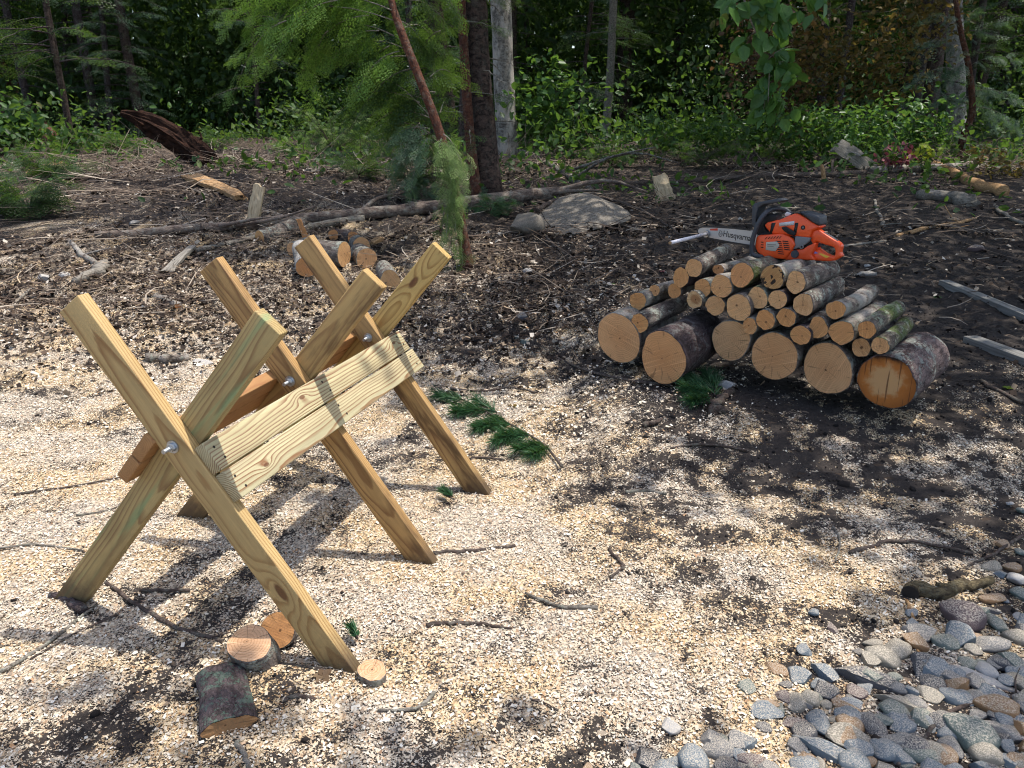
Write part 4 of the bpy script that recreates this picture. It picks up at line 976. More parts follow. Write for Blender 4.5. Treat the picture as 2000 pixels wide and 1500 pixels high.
gi = [ # px, py(ground), dz centre, radx, rady, radz, n, T, size, mat, label
 (1385,318,.50,1.0,.6,.42,1100,LEAF,.10,L_BROAD,'heap of felled leafy branches right of the thin black trunk','fallen_branches','branches'),
 (1540,322,.55,.95,.6,.45,1300,LEAF,.10,L_BROAD,'heap of leafy branches behind the leaning split wood chunk','fallen_branches','branches'),
 (1665,322,.60,.7,.5,.45,800,LEAF,.10,L_BEECH,'light green leafy heap left of the pink leaves','fallen_branches','branches'),
 (1290,300,.40,.9,.5,.40,700,LEAF,.11,L_BROAD,'low dark leafy shrub left of the big heap of felled branches','leafy_shrub','shrub'),
 (1050,318,1.25,.7,.5,.80,620,LEAFW,.13,L_BROAD,'bush of large bright leaves right of the pale birch','leafy_shrub','shrub'),
 (1120,312,.45,.7,.4,.45,520,LEAF,.11,L_BROAD,'low leafy bush at the foot of the slim grey stem','leafy_shrub','shrub'),
 (1660,300,2.1,1.5,.7,1.3,2600,LEAF,.12,L_YEL,'tall mass of orange and yellow autumn leaves at the upper right','autumn_shrub','shrub'),
 (1510,300,1.7,1.2,.6,1.3,1800,LEAF,.12,L_DRY,'curtain of dry brown leaves behind the hanging green branch','withered_shrub','shrub'),
 (1790,322,.70,.45,.3,.55,520,LEAF,.10,L_BEECH,'light green leaves left of the crooked sapling','leafy_shrub','shrub'),
 (1740,335,.22,.25,.2,.20,90,LEAFW,.10,L_PINK,'small plant with pink and red leaves by the fallen birch log','seedling','plant'),
 (1800,336,.28,.22,.2,.16,40,LEAFW,.11,L_YG,'small seedling with broad yellow leaves beside the pink one','seedling','plant'),
 (1960,345,.20,.7,.3,.22,200,LEAF,.09,L_YEL,'yellowing weeds at the right edge','weeds','plant'),
 (1240,250,1.6,1.3,.7,1.3,900,LEAF,.13,L_BROAD,'dim thicket between the two dark trunks right of the slim grey stem','undergrowth','shrub'),
 (40,305,.55,.60,.4,.40,420,LEAFW,.15,L_BROAD,'bush with large green leaves at the left edge','leafy_shrub','shrub'),
 (150,300,.25,.6,.4,.25,360,LEAF,.10,L_BROAD,'low green bush under the leaning dead trunk','leafy_shrub','shrub'),
 (90,235,1.35,1.6,.8,.9,2200,LEAF,.14,L_YG,'sunlit yellow green undergrowth at the far left','undergrowth','shrub'),
 (250,245,.9,1.7,.8,.8,2400,LEAF,.13,L_BROAD,'green undergrowth behind the two thin trunks at the left','undergrowth','shrub'),
 (450,262,.6,1.5,.8,.6,2000,LEAF,.12,L_BROAD,'dim green undergrowth left of the bright boughs','undergrowth','shrub'),
 (680,270,.8,1.2,.8,.8,1600,LEAF,.11,L_BROAD,'shady bushes behind the bent hemlock','undergrowth','shrub'),
 (1400,250,1.2,1.8,.8,1.2,1500,LEAF,.13,L_BROAD,'leafy thicket behind the thin black trunk','undergrowth','shrub'),
 (1830,270,1.2,1.4,.8,1.3,1500,LEAF,.13,L_BLUE,'dark thicket behind the crooked sapling','undergrowth','shrub'),
]
for k, (px, py, dz, rx, ry, rz, n, T, sz, mt, lab, nm, ct) in enumerate(gi):
    c = at_px(px, py, dz); g = G(px, py); shrub(nm, lab, ct, g, c, (rx, ry, rz), n, T, sz, mt, 900+k, clump=18)
# low hemlock bushes
def low_hem(px, py, w, h, n, mat, label, seed, size=.22):
    g = G(px, py); o = np.array(g); root = empty('hemlock_bush', g, label, 'shrub'); P = []; tw = []; r = np.random.default_rng(seed)
    for k in range(n):
        th = r.uniform(0, 6.28); e = o+np.array([math.cos(th)*w*r.uniform(.3, 1), math.sin(th)*w*.5*r.uniform(.3, 1), h*r.uniform(.3, 1.)])
        p, s = hang(o+[0, 0, h*.15], e, 14, size, seed*31+k, stem=.008); P += p; tw.append(s)
    foliage('foliage', P, mat, root, o); twigs('stems', tw, B_STICK, root, o)
low_hem(655, 318, 1.0, 1.0, 34, L_LICH, 'low hemlock bush left of the bent hemlock', 1)
low_hem(575, 305, .6, .4, 14, L_BRIGHT, 'small bright evergreen bush beside the dark soil clearing', 2)
low_hem(700, 350, .5, .35, 9, L_HEM, 'dark evergreen tuft between the branches left of the bent hemlock', 3)
low_hem(60, 420, .6, .5, 14, L_HEM, 'dark evergreen boughs lying at the left edge', 4, .3)
low_hem(110, 350, .7, .45, 12, L_HEM, 'drooping dark boughs below the large leaved bush', 5, .3)
low_hem(1190, 325, .7, .35, 10, L_HEM, 'brownish evergreen boughs behind the boulder', 6)
low_hem(1530, 318, .9, .45, 14, L_HEM, 'fading evergreen boughs left of the upright wood chunk', 7)
low_hem(1960, 290, .8, .9, 16, L_BLUE, 'dusky evergreen bush at the right edge', 8, .3)
low_hem(800, 385, .7, .7, 18, L_HEM, 'deep green hemlock bush under the leaning trunk', 11, .2)
low_hem(1370, 330, .8, .5, 12, L_MIX, 'brown green brush in front of the felled branches', 12, .2)
low_hem(420, 300, .8, .5, 14, L_FERN, 'fresh green brush right of the rotten stump', 13, .2)
low_hem(230, 300, .7, .4, 12, L_MIX, 'tangled green brush left of the rotten stump', 14, .2)
low_hem(880, 330, .6, .6, 12, L_MIX, 'brush at the foot of the reddish stem', 15, .2)
low_hem(960, 420, .35, .22, 9, L_PINE, 'tuft of pine needles against the fallen trunk end', 9, .16)
low_hem(830, 395, .3, .2, 7, L_BLUE, 'lichen green spray lying on the fallen trunk', 10, .16)
# ferns
FG = 'ferns growing in the shade at the left'
for k, (px, py, s) in enumerate([(300,205,1.),(350,215,.9),(395,205,1.),(445,230,.8),(250,200,1.),(200,205,1.1),(480,262,.6),(420,285,.5),(555,262,.6),(150,215,1.),(330,190,1.),(410,190,.9),(500,240,.7)]):
    g = G(px, py); o = np.array(g); n = 11; th = rng.uniform(0, 6.28, n); P = put(FERN, np.tile(o, (n, 1)), np.stack([np.cos(th), np.sin(th), rng.uniform(.3, .9, n)], 1), rng.uniform(.45, .7, n)*s, rng.normal(0, .2, n))
    lab = ['fern fronds behind the rotten stump']*0+['green fern clump growing in the shaded undergrowth at the left']
    f = link('fern', fmesh('fern', [P], o), L_FERN); f.location = g; tag(f, lab[0], 'fern', FG)

# ---------------------------------------------------------------- deeper wood
BT = 'slender trunks deep in the wood'
rb = np.random.default_rng(12)
for k in range(34):
    x = rb.uniform(-15, 16); y = rb.uniform(17, 30); z = float(terrain(x, y)); r = rb.uniform(.06, .17)
    root, sp = tree('forest_tree', 'dark trunk standing deep in the shaded wood', 'tree', (x, y, z), (x+rb.normal(0, .5), y+rb.normal(0, .4), 9), r, r*.7, [B_DARK, B_SPRUCE][k % 2], seed=200+k, group=BT)
    P, tw = boughs(sp, 0, 1.0 if k % 3 else 2.6, 6.5, 34, 1.7, 300+k, None, .45, SPL, dens=.75); foliage('foliage', P, [L_HEM, L_BLUE, L_MIX][k % 3], root, (x, y, z)); twigs('branches', tw, B_DARK, root, (x, y, z), 4)
def woods():
    r = np.random.default_rng(44); n = 190000
    x = r.uniform(-26, 28, n); y = r.uniform(26, 36, n); z = terrain(x, y)+r.uniform(0, 1, n)*9.5
    d = r.normal(0, 1, (n, 3)); d[:, 2] -= .4; P = put(LEAF, np.stack([x, y, z], 1), d, r.uniform(.12, .32, n), r.normal(0, 1, n))
    o = link('distant_woods', fmesh('distant_woods', [P]), L_HEM); tag(o, 'dark mass of distant forest foliage', kind='stuff')
    n = 26000; x = r.uniform(-30, 32, n); y = r.uniform(35, 39, n); z = terrain(x, y)+r.uniform(0, 1, n)*12; d = r.normal(0, 1, (n, 3)); P = put(LEAF, np.stack([x, y, z], 1), d, r.uniform(.5, .9, n), r.normal(0, 1, n))
    o = link('far_forest', fmesh('far_forest', [P]), L_HEM); tag(o, 'darkest foliage at the back of the forest', kind='stuff')
    n = 60000; x = r.uniform(-18, 20, n); y = r.uniform(9.5, 27, n); kk = r.uniform(0, 1, n) < (.08+ss(9.5, 15, y))*ss(-.35, .3, fbm(x*.55, y*.55, 0, 62, 3)); x, y = x[kk], y[kk]; n = len(x); h = .12+ss(11, 15, y)*2.6*ss(-.3, .8, fbm(x*.45, y*.45, 0, 61, 3)); z = terrain(x, y)+r.uniform(0, 1, n)*h
    d = r.normal(0, 1, (n, 3)); P = put(LEAF, np.stack([x, y, z], 1), d, r.uniform(.07, .17, n), r.normal(0, 1, n))
    o = link('forest_ground_cover', fmesh('forest_ground_cover', [P]), L_MIX); tag(o, 'low leafy growth covering the forest floor', kind='stuff')
woods()

SG = 'slim trunks between the shrubs at the edge of the wood'
for k, (px, w, bk) in enumerate([(70,12,0),(190,9,1),(228,14,0),(420,10,0),(470,14,1),(520,9,0),(640,12,1),(1030,10,0),(1135,9,1),(1255,11,0),(1350,12,1),(1395,8,0),(1480,11,0),(1610,12,1),(1760,10,0),(1810,14,0)]):
    simple(px, rb.uniform(228, 262), px+rb.normal(0, 22), w, [B_DARK, B_SPRUCE][bk], 'slim dark trunk rising from the shrubs at the edge of the wood', 400+k, 2.6, 14, 1.3, .4, [L_HEM, L_MIX][bk], 'slim_tree', group=SG, dens=.8)

# ---------------------------------------------------------------- unseen crowns added overhead, shaped to throw the dappled shade
def canopy():
    r = np.random.default_rng(3)
    sx, sy = SUN.x/SUN.z, SUN.y/SUN.z
    T = [('added_tree_right', 'unseen tree right of the log pile, its crown added to throw shade', np.array([7.2, 4.5]), []),
         ('added_tree_gravel', 'unseen tree beside the gravel, its crown added to throw shade', np.array([6.0, -1.5]), []),
         ('added_tree_behind', 'unseen tree behind the viewer at the left, its crown added to throw shade', np.array([-4.5, -3.0]), []),
         ('added_tree_left', 'unseen tree left of the clearing, its crown added to throw shade', np.array([-8.0, 7.0]), []),
         ('added_tree_wood', 'tree hidden deep in the wood, its high crown added to shade the forest', np.array([-.9, 17.]), [])]
    def gap(x, y): return sum(a*np.exp(-((x-cx)/wx)**2-((y-cy)/wy)**2) for cx, cy, wx, wy, a in [(-2.6, 7.4, 1.9, 1.3, .9), (-.7, 7.8, .7, .7, .6), (-9, 17, 4.5, 5, .95), (.8, 13.5, 1.4, 1.4, .5), (6.0, 13.5, 2.2, 1.5, .5), (-2.2, 11.5, 1.5, 1.3, .5), (-5, 14, 2., 2., .6), (3., 17, 1.5, 2, .35)])  # holes left in the added crowns so sun reaches chosen spots
    n = 52000; x = r.uniform(-8, 9, n); y = r.uniform(-.5, 13, n)
    s = table(SH, x, y); s = np.where(y > 7.8, np.maximum(s, .45+.15*ss(8, 11, y)), s); s = np.where(y < .9, .4, s)-gap(x, y)
    lit = fbm(x*.8+3, y*.8, 0, 55, 3)*.5+.5; fine_ = fbm(x*4.5, y*4.5, 0, 56, 2)*.5+.5
    p = ss(.0, .30, s-.62*lit-.25*fine_+.03)
    k = r.uniform(0, 1, n) < p; x, y = x[k], y[k]; s = s[k]; n = len(x)
    h = r.uniform(4.2, 6.8, n)+.16*y; P = np.stack([x+sx*h, y+sy*h, h], 1)
    L = [('added_tree_gravel', P)]
    xy = P[:, :2]; own = np.argmin(np.stack([np.linalg.norm(xy-t[2], axis=1) for t in T[:4]], 1), axis=1)
    n2 = 26000; x2 = r.uniform(-18, 20, n2); y2 = r.uniform(12, 28, n2); h2 = r.uniform(7., 10, n2)
    keep = (fbm(x2*.45, y2*.45, 0, 66, 3) > -.05+gap(x2-sx*(h2-1.5), y2-sy*(h2-1.5))); P2 = np.stack([x2, y2, h2], 1)[keep]
    for i, (nm, lab, xy0, _) in enumerate(T):
        Q = P[own == i] if i < 4 else P2; sz = .135 if i < 4 else .42
        zb = float(terrain(xy0[0], xy0[1])); root = empty(nm, (xy0[0], xy0[1], zb), lab, 'tree'); o = np.array([xy0[0], xy0[1], zb])
        sp = spline(trunk_pts(o-[0, 0, .1], o+[0.2, .2, 8.5], 0, .1, i), 2); V, Fc = tube(sp, list(np.linspace(.24, .10, len(sp))), 16, i, .06); link('trunk', mesh('trunk', loc(V, o), Fc), B_SPRUCE, root, None, True)
        m_ = len(Q); 
        if m_ == 0: continue
        d = r.normal(0, 1, (m_, 3)); d[:, 2] *= .35; 
        link('crown', fmesh('crown', [put(LEAFW, Q, d, sz*r.uniform(.6, 1.3, m_), r.normal(0, .45, m_))], o), L_CAN, root)
        tw = []
        for k in r.choice(m_, min(26, m_), replace=False):
            e = Q[k]; a = sp[int(len(sp)*.55)]; mid = (a+e)/2+np.array([0, 0, .6]); tw.append((spline([a, mid, e], 4), list(np.linspace(.05 if i < 4 else .09, .01, 9))))
        twigs('limbs', tw, B_SPRUCE, root, o)
canopy()
# ---------------------------------------------------------------- branches, trunks and wood lying about
B_GREY2 = bark_mat('sunlit_grey_bark', (.25,.20,.165), (.09,.065,.055), .4, (.42,.43,.38), sc=.8)
def stick(name, label, cat, pts, w0, w1, mat, seed=0, lift=.4, jit=.0, n=9, rough=.15, twg=0, group=None, face=None, k=5):
    P = [np.array(G(x, y)) for x, y in pts]; a = mpp(P[0]); b = mpp(P[-1])
    r0, r1 = w0/2*a, w1/2*b
    sp = spline(P, k, jit or .45*r0, seed); m_ = len(sp)
    rad = [(r0+(r1-r0)*i/(m_-1)) for i in range(m_)]
    sp = [p+np.array([0, 0, float(terrain(p[0], p[1]))-p[2]+r*lift+.006]) for p, r in zip(sp, rad)]
    zz = np.array([p[2] for p in sp]); kz = np.convolve(np.pad(zz, 2, mode='edge'), np.ones(5)/5, 'valid')
    for p, z in zip(sp, kz): p[2] = z
    o = P[0]; V, Fc = tube(sp, rad, n, seed, rough)
    base = tuple(o)
    r_ = np.random.default_rng(seed+5)
    if not twg and face is None:
        ob = link(name, mesh(name, loc(V, o), Fc), mat, None, None, True); ob.location = base; return tag(ob, label, cat, group)
    root = empty(name, base, label, cat, group); link('stem', mesh('stem', loc(V, o), Fc), mat, root, None, True)
    for t in range(twg):
        i = r_.integers(m_//4, m_-1); d = sp[min(i+1, m_-1)]-sp[i-1]; d /= np.linalg.norm(d)+1e-9; s = np.cross(d, [0, 0, 1.])*(1 if r_.uniform() > .5 else -1)
        L = np.linalg.norm(sp[-1]-sp[0])*r_.uniform(.12, .3); e = sp[i]+(d*.7+s*.6+np.array([0, 0, r_.uniform(.0, .4)]))*L
        q = spline([sp[i], (sp[i]+e)/2+r_.normal(0, L*.06, 3), e], 3); V, Fc = tube(q, list(np.linspace(rad[i]*.5, rad[i]*.15, len(q))), 6, seed); link('side_twig', mesh('side_twig', loc(V, o), Fc), mat, root, None, True)
    if face is not None:
        d = sp[1]-sp[0]; d /= np.linalg.norm(d); V, Fc = tube([sp[0]-d*.002, sp[0]+d*.001], [rad[0]*.93]*2, 20); link('cut_face', mesh('cut_face', loc(V, o), Fc), face, root)
    return root
stick('fallen_tree', 'long grey fallen trunk lying across the clearing behind the sawbuck', 'fallen trunk', [(186,466),(300,461),(420,452),(560,437),(700,428),(830,415),(960,402),(1088,388)], 15, 27, B_GREY2, 1, n=18, rough=.14, twg=6, face=TORN, lift=.7)
stick('fallen_branch', 'thin grey limb forking beneath the long fallen trunk', 'branch', [(585,452),(650,440),(712,432)], 15, 17, B_GREYSTICK, 2)
stick('fallen_branch', 'slender grey pole resting on the litter below the long fallen trunk', 'branch', [(368,494),(430,482),(500,466),(562,453)], 9, 12, B_GREYSTICK, 3)
stick('fallen_branch', 'pinkish broken branch lying at the left above the chunk of peeled wood', 'branch', [(128,464),(150,492),(170,506),(192,522)], 9, 13, B_PALE, 4, twg=1)
stick('wood_chunk', 'peeled pale wood chunk lying beside the pinkish broken branch', 'wood', [(205,524),(185,541),(145,556)], 24, 16, WEATH, 5, rough=.3)
stick('short_stick', 'short round stick with a pink sawn end left of the middle leg', 'stick', [(347,606),(328,594),(308,580)], 17, 12, B_PALE, 6, face=F_ORANGE)
stick('bark_slab', 'rough reddish bark slab behind the top of the near leg', 'bark', [(285,706),(325,705),(370,704)], 20, 16, B_PALE, 7, rough=.35)
stick('fallen_branch', 'pale bare branch left of the low hemlock bush', 'branch', [(600,338),(650,328),(690,318),(738,296)], 9, 7, WEATH, 8)
stick('fallen_branch', 'short pale branch crossing another behind the sawbuck', 'branch', [(660,336),(690,318),(722,297)], 10, 8, B_PALE, 9)
stick('fallen_pole', 'lichen grey pole slanting down to the left of the boulder', 'branch', [(1012,296),(1060,318),(1110,348),(1152,374)], 10, 14, B_GREY, 10, twg=3)
stick('fallen_branch', 'brown crooked branch between the spruce foot and the grey pole', 'branch', [(1022,352),(1060,368),(1090,386)], 6, 9, B_STICK, 11)
stick('fallen_tree', 'thin pale trunk lying along the edge of the wood at the right', 'fallen trunk', [(1205,362),(1320,357),(1450,350),(1580,346),(1690,342)], 9, 14, B_STICK, 12, n=14, twg=6)
stick('fallen_tree', 'white birch trunk lying behind the bare soil at the right', 'fallen trunk', [(1690,338),(1790,334),(1905,332)], 16, 18, B_PALE, 13, n=14)
stick('torn_root', 'yellow torn root with a splintered thick end at the upper right', 'root', [(1955,384),(1890,356),(1850,334),(1800,312),(1762,300)], 26, 7, TORN, 14, rough=.35)
stick('wood_chunk', 'flat weathered wood chunk half sunk in the soil at the upper right', 'wood', [(1800,386),(1850,392),(1898,402)], 24, 28, WEATH, 15, rough=.4)
stick('root', 'yellowish bare root lying on dark soil right of the chainsaw', 'root', [(1752,464),(1800,450),(1850,440),(1905,428)], 9, 6, TORN, 16, twg=2)
stick('root', 'grey upright looking root on the soil above the yellowish bare root', 'root', [(1708,390),(1714,415),(1722,436),(1727,446)], 5, 7, WEATH, 17, twg=1)
stick('root', 'pale crooked root at the right edge below the weathered chunk', 'root', [(1945,405),(1965,425),(2010,445)], 7, 8, WEATH, 18)
stick('fallen_branch', 'thin grey branch touching the handle end of the chainsaw', 'branch', [(1640,486),(1680,478),(1730,472)], 7, 4, WEATH, 19)
stick('root', 'long curved brown root arching over the flat boulder', 'root', [(1050,428),(1075,410),(1120,398),(1180,397),(1235,412),(1290,440),(1330,468)], 11, 4, B_STICK, 20, lift=3.)
stick('root', 'thin dark root hanging down the face of the flat boulder', 'root', [(1030,420),(1055,448),(1075,480),(1110,505)], 8, 4, B_STICK, 21, lift=1.5)
stick('dead_branch', 'brown branch leaning left of the spruce and below the fallen trunk', 'branch', [(795,455),(830,435),(870,412)], 6, 10, B_STICK, 22, twg=2)
stick('dead_branch', 'short bare branch lying at the far left of the litter', 'branch', [(0,640),(25,600),(60,565)], 5, 5, WEATH, 23)
stick('twig', 'thin twig lying on pale sawdust left of the far log heap', 'twig', [(578,577),(620,566),(640,560)], 5, 4, B_PALE, 24)
FT = [
 ('thin dark stick pointing right from the foot of the middle leg', [(846,1086),(885,1082),(925,1080),(1006,1070)], 9, 6, 1),
 ('small forked stick standing out in the middle of the sawdust', [(1190,1076),(1206,1098),(1218,1110),(1192,1132)], 7, 5, 1),
 ('curved dark stick lying in the sawdust below the forked one', [(1026,1162),(1060,1176),(1095,1190),(1168,1192)], 5, 9, 2),
 ('grey stick right of the near leg foot in open sawdust', [(834,1228),(880,1222),(940,1224),(1000,1232)], 10, 5, 2),
 ('long thin twig left of the near brace, reaching the left edge', [(28,970),(120,957),(245,934)], 6, 3, 1),
 ('bowed thin twig on bright sawdust at the left edge', [(0,1075),(70,1068),(165,1080)], 5, 4, 0),
 ('short straight stick lying between the two near feet', [(275,1157),(330,1158),(372,1157)], 7, 7, 0),
 ('long brown stick slanting from the near brace foot towards the wood wedge', [(208,1143),(255,1178),(330,1222),(436,1258)], 8, 8, 1),
 ('straight grey stick pointing down left from the near brace foot', [(188,1186),(130,1232),(60,1285),(0,1318)], 5, 9, 1),
 ('second thin dark stick beside the straight grey one at the left', [(230,1205),(150,1240),(60,1292)], 5, 4, 0),
 ('small curved stick in front of the near leg foot', [(556,1374),(575,1367),(616,1373)], 10, 10, 0),
 ('dark stick below the little wood slice', [(738,1392),(790,1392),(822,1384),(848,1358)], 6, 9, 1),
 ('thin brown stick between the wedge and the near leg foot', [(545,1300),(590,1306),(635,1312)], 6, 5, 0),
 ('dark thin root crossing the soil above the gravel', [(1660,1086),(1720,1066),(1780,1062),(1900,1086)], 10, 6, 2),
 ('pale bare twig standing in dark soil above the gravel', [(1625,1030),(1640,1060),(1632,1100)], 5, 3, 3),
 ('slender twig lying in front of the dark barked thick log', [(1085,700),(1150,728),(1230,746),(1312,757)], 4, 7, 0),
 ('small stub of stick on the bright sawdust patch before the pile', [(1258,838),(1275,830),(1292,822)], 12, 7, 0),
 ('dark twig on the sawdust below the bright patch', [(1222,965),(1262,963),(1302,968)], 7, 6, 0),
 ('dark twig on speckled soil right of the bright patch', [(1310,880),(1360,872),(1420,876),(1462,885)], 5, 5, 0),
 ('thin stick lying on bare soil right of the rotten thick log', [(1915,748),(1950,768),(2000,792)], 8, 8, 0),
 ('orange peeled root among the stones', [(1770,1178),(1782,1215),(1778,1245),(1796,1282)], 7, 5, 1),
 ('pale curved branch lying across the stones at the lower right', [(1752,1500),(1800,1450),(1850,1402),(1900,1380),(2010,1362)], 8, 9, 1),
 ('grey stick at the lower right edge above the stones', [(1890,1110),(1940,1085),(2005,1045)], 5, 7, 0),
 ('broken stick at the bottom edge below the bark covered chunk', [(465,1455),(478,1480),(486,1505)], 12, 9, 0),
 ('short twig near the right foot of the sawbuck in the shade', [(905,900),(940,896),(985,902)], 4, 4, 0),
 ('long twig crossing the speckled soil behind the sawbuck rail', [(880,762),(940,768),(1000,760),(1050,770)], 6, 4, 1),
 ('twig on churned soil left of the near brace', [(240,985),(215,1000),(150,1010)], 4, 4, 0),
 ('thin curved twig at the bottom of the picture', [(1035,1370),(1060,1376),(1090,1392)], 4, 4, 0),
]
for k, (lab, pts, w0, w1, tw_) in enumerate(FT):
    stick('twig', lab, 'twig', pts, w0, w1, [B_STICK, B_STICK, B_GREYSTICK][k % 3] if 'orange' not in lab else TORN, 60+k, twg=tw_, lift=.6, n=8)
stick('rotten_stick', 'thick rotten stick with a dark hollow end at the edge of the gravel', 'stick', [(1776,1168),(1830,1166),(1880,1154),(1935,1138)], 34, 16, bark_mat('rotten_stick_wood', (.17,.135,.075), (.04,.03,.02), .1, sc=1.6), 120, rough=.3, face=plain('dark_rot', (.015, .012, .01), .9))
PALEW = weath_mat(); PALEW.node_tree.nodes['Color Ramp'].color_ramp.elements[0].color = (.25,.16,.08,1); PALEW.node_tree.nodes['Color Ramp'].color_ramp.elements[1].color = (.58,.46,.30,1); PALEW.node_tree.nodes['Color Ramp'].color_ramp.elements[2].color = (.74,.62,.44,1)
# slabs and standing splinters: irregular boards from base to tip
def slab(name, label, cat, a, b, w, th, mat, seed, face=(0, -1, .3), taper=.7):
    a = np.array(a, float); b = np.array(b, float); d = b-a; L = np.linalg.norm(d); d /= L
    f = np.array(face, float); f -= d*(f @ d); f /= np.linalg.norm(f); s = np.cross(d, f); r = np.random.default_rng(seed)
    n = 9; V = []; Fc = []
    for i in range(n):
        u = i/(n-1); ww = w/2*(1-(1-taper)*u)*(1+r.normal(0, .07)); c = a+d*L*u+f*math.sin(u*3)*th*.4
        for (x, y) in ((-1, -1), (-.3, -1.15), (.4, -.9), (1, -1), (1, 1), (.3, 1.2), (-.4, 1.), (-1, 1)): V.append(c+s*x*ww*(1+r.normal(0, .05))+f*y*th/2*(1+r.normal(0, .12))+d*(r.normal(0, .04*L) if i in (0, n-1) else 0)-a)
    for i in range(n-1):
        for k in range(8): Fc.append((i*8+k, i*8+(k+1) % 8, (i+1)*8+(k+1) % 8, (i+1)*8+k))
    Fc += [tuple(range(8))[::-1], tuple(range((n-1)*8, n*8))]
    mt = Matrix((Vector(d), Vector(s), Vector(d).cross(Vector(s)))).transposed(); iv = np.array(mt.inverted()); V = [iv @ np.array(v) for v in V]
    me = mesh(name, V, Fc); o = link(name, me, mat); m4 = mt.to_4x4(); m4.translation = Vector(a); o.matrix_world = m4; return tag(o, label, cat)
g = G(494, 432); slab('splinter', 'pale curved splinter of wood standing upright behind the fallen trunk', 'splinter', g, P3(508, 362, g.y), 26*mpp(g), .04, PALEW, 1, taper=.8)
g = G(1302, 394); slab('wood_slab', 'grey beige slab of wood standing up behind the chainsaw bar', 'wood', g, P3(1286, 342, g.y), 36*mpp(g), .05, PALEW, 2, taper=.75)
g = G(1700, 336); slab('wood_slab', 'big split wood chunk leaning up left against the leafy heap', 'wood', g, P3(1632, 284, g.y+.1), 32*mpp(g), .12, WEATH, 3, taper=.9)
g = G(1609, 352); slab('stake', 'little stub of yellow wood sticking up beside the pale thin trunk', 'wood', g, P3(1605, 322, g.y), 9*mpp(g), .03, TORN, 4, taper=.5)
g = G(372, 352); slab('splintered_wood', 'orange splintered rotten wood on the litter left of the standing splinter', 'wood', g+Vector((0, 0, .05)), G(472, 392)+Vector((0, 0, .04)), 26*mpp(g), .06, split_mat(), 5, (0, -.4, 1))
g = G(330, 535); slab('split_wood', 'pale split stick of wood pointing up right on the litter', 'wood', g+Vector((0, 0, .03)), G(378, 492)+Vector((0, 0, .05)), 22*mpp(g), .03, WEATH, 6, (0, -.5, 1))
g = G(60, 345); slab('splintered_wood', 'yellow splintered stick lying in the shade at the left', 'wood', g+Vector((0, 0, .08)), G(122, 326)+Vector((0, 0, .08)), 10*mpp(g), .04, TORN, 7, (0, -.5, 1))
g = G(900, 522); 
# rotten stump
def stump():
    b = np.array(G(405, 322)); Y = b[1]; pts = [P3(412, 314, Y-.2), P3(378, 292, Y), P3(335, 264, Y+.1), P3(290, 241, Y+.1), P3(236, 220, Y)]
    rad = [16, 24, 24, 20, 5]; sp = spline(pts, 6); rr = [np.interp(i/(len(sp)-1)*4, range(5), rad)*mpp(b) for i in range(len(sp))]
    root = empty('rotten_stump', b, 'ragged rotten red brown stump lying under the thin straight trunk', 'stump')
    V, Fc = tube(sp, rr, 40, 5, .2); V = [np.array(v) for v in V]; r = np.random.default_rng(3)
    for i, v in enumerate(V):
        k = i//40; c = sp[min(k, len(sp)-1)]; a = 6.28*(i % 40)/40; d = v-c
        v += d*(.55*float(fbm(math.cos(a)*3.5, math.sin(a)*3.5, k*.12, 8, 3))-.05)
    m = M('rotten_red_wood', .95, .1); vv = m.co('Object'); n_ = m.noise(m.scale(vv, (.6, 1, 1)), 16, 6, .7)
    m.set('Base Color', m.ramp(n_, [(.3, (.010, .007, .006)), (.48, (.028, .015, .011)), (.62, (.06, .03, .02)), (.8, (.14, .08, .05))])); m.bump(n_, 1., .05)
    link('core', mesh('core', loc(V, b), Fc), m.m, root, None, False)
    for k in range(11):
        i = r.integers(2, len(sp)-2); c = sp[i]+r.normal(0, .05, 3); d = sp[min(i+3, len(sp)-1)]-sp[i-1]; d /= np.linalg.norm(d); d = d*r.choice([-1, 1])+r.normal(0, .45, 3)+[0, 0, .25]; d /= np.linalg.norm(d)
        e = c+d*r.uniform(.25, .55); V, Fc = tube(spline([c, (c+e)/2+r.normal(0, .03, 3), e], 4), list(np.linspace(r.uniform(.03, .06), .004, 9)), 6, k, .5); link('torn_root', mesh('torn_root', loc(V, b), Fc), m.m if k % 3 else TORN, root)
stump()
# grey planks at the right edge
def plank(label, a, b, w, seed):
    p = np.array(G(*a)); q = np.array(G(*b)); d = q-p; q = p+d*2.2; d = (q-p); L = np.linalg.norm(d); d /= L
    me = boxme('grey_plank', (0, -w/2, 0), (L, w/2, .055), .004)
    x = Vector(d); y = Vector((0, 0, 1)).cross(x).normalized(); z = x.cross(y); mt = Matrix((x, y, z)).transposed().to_4x4(); mt.translation = Vector(p)+Vector((0, 0, -.012))
    m = M('silvery_plank_wood', .6, .4); v = m.co('Object'); a_ = m.noise(m.scale(v, (.03, 1, 1)), 80, 4, .6); m.set('Base Color', m.ramp(a_, [(.3, (.10, .095, .088)), (.6, (.24, .23, .21)), (.8, (.36, .35, .32))])); m.bump(a_, .4, .003)
    o = link('grey_plank', me, m.m); o.matrix_world = mt; tag(o, label, 'plank')
plank('upper of two grey planks entering from the right edge', (1842, 556), (2000, 622), .09, 1)
plank('lower grey plank with a rounded end entering from the right edge', (1893, 668), (2000, 708), .10, 2)

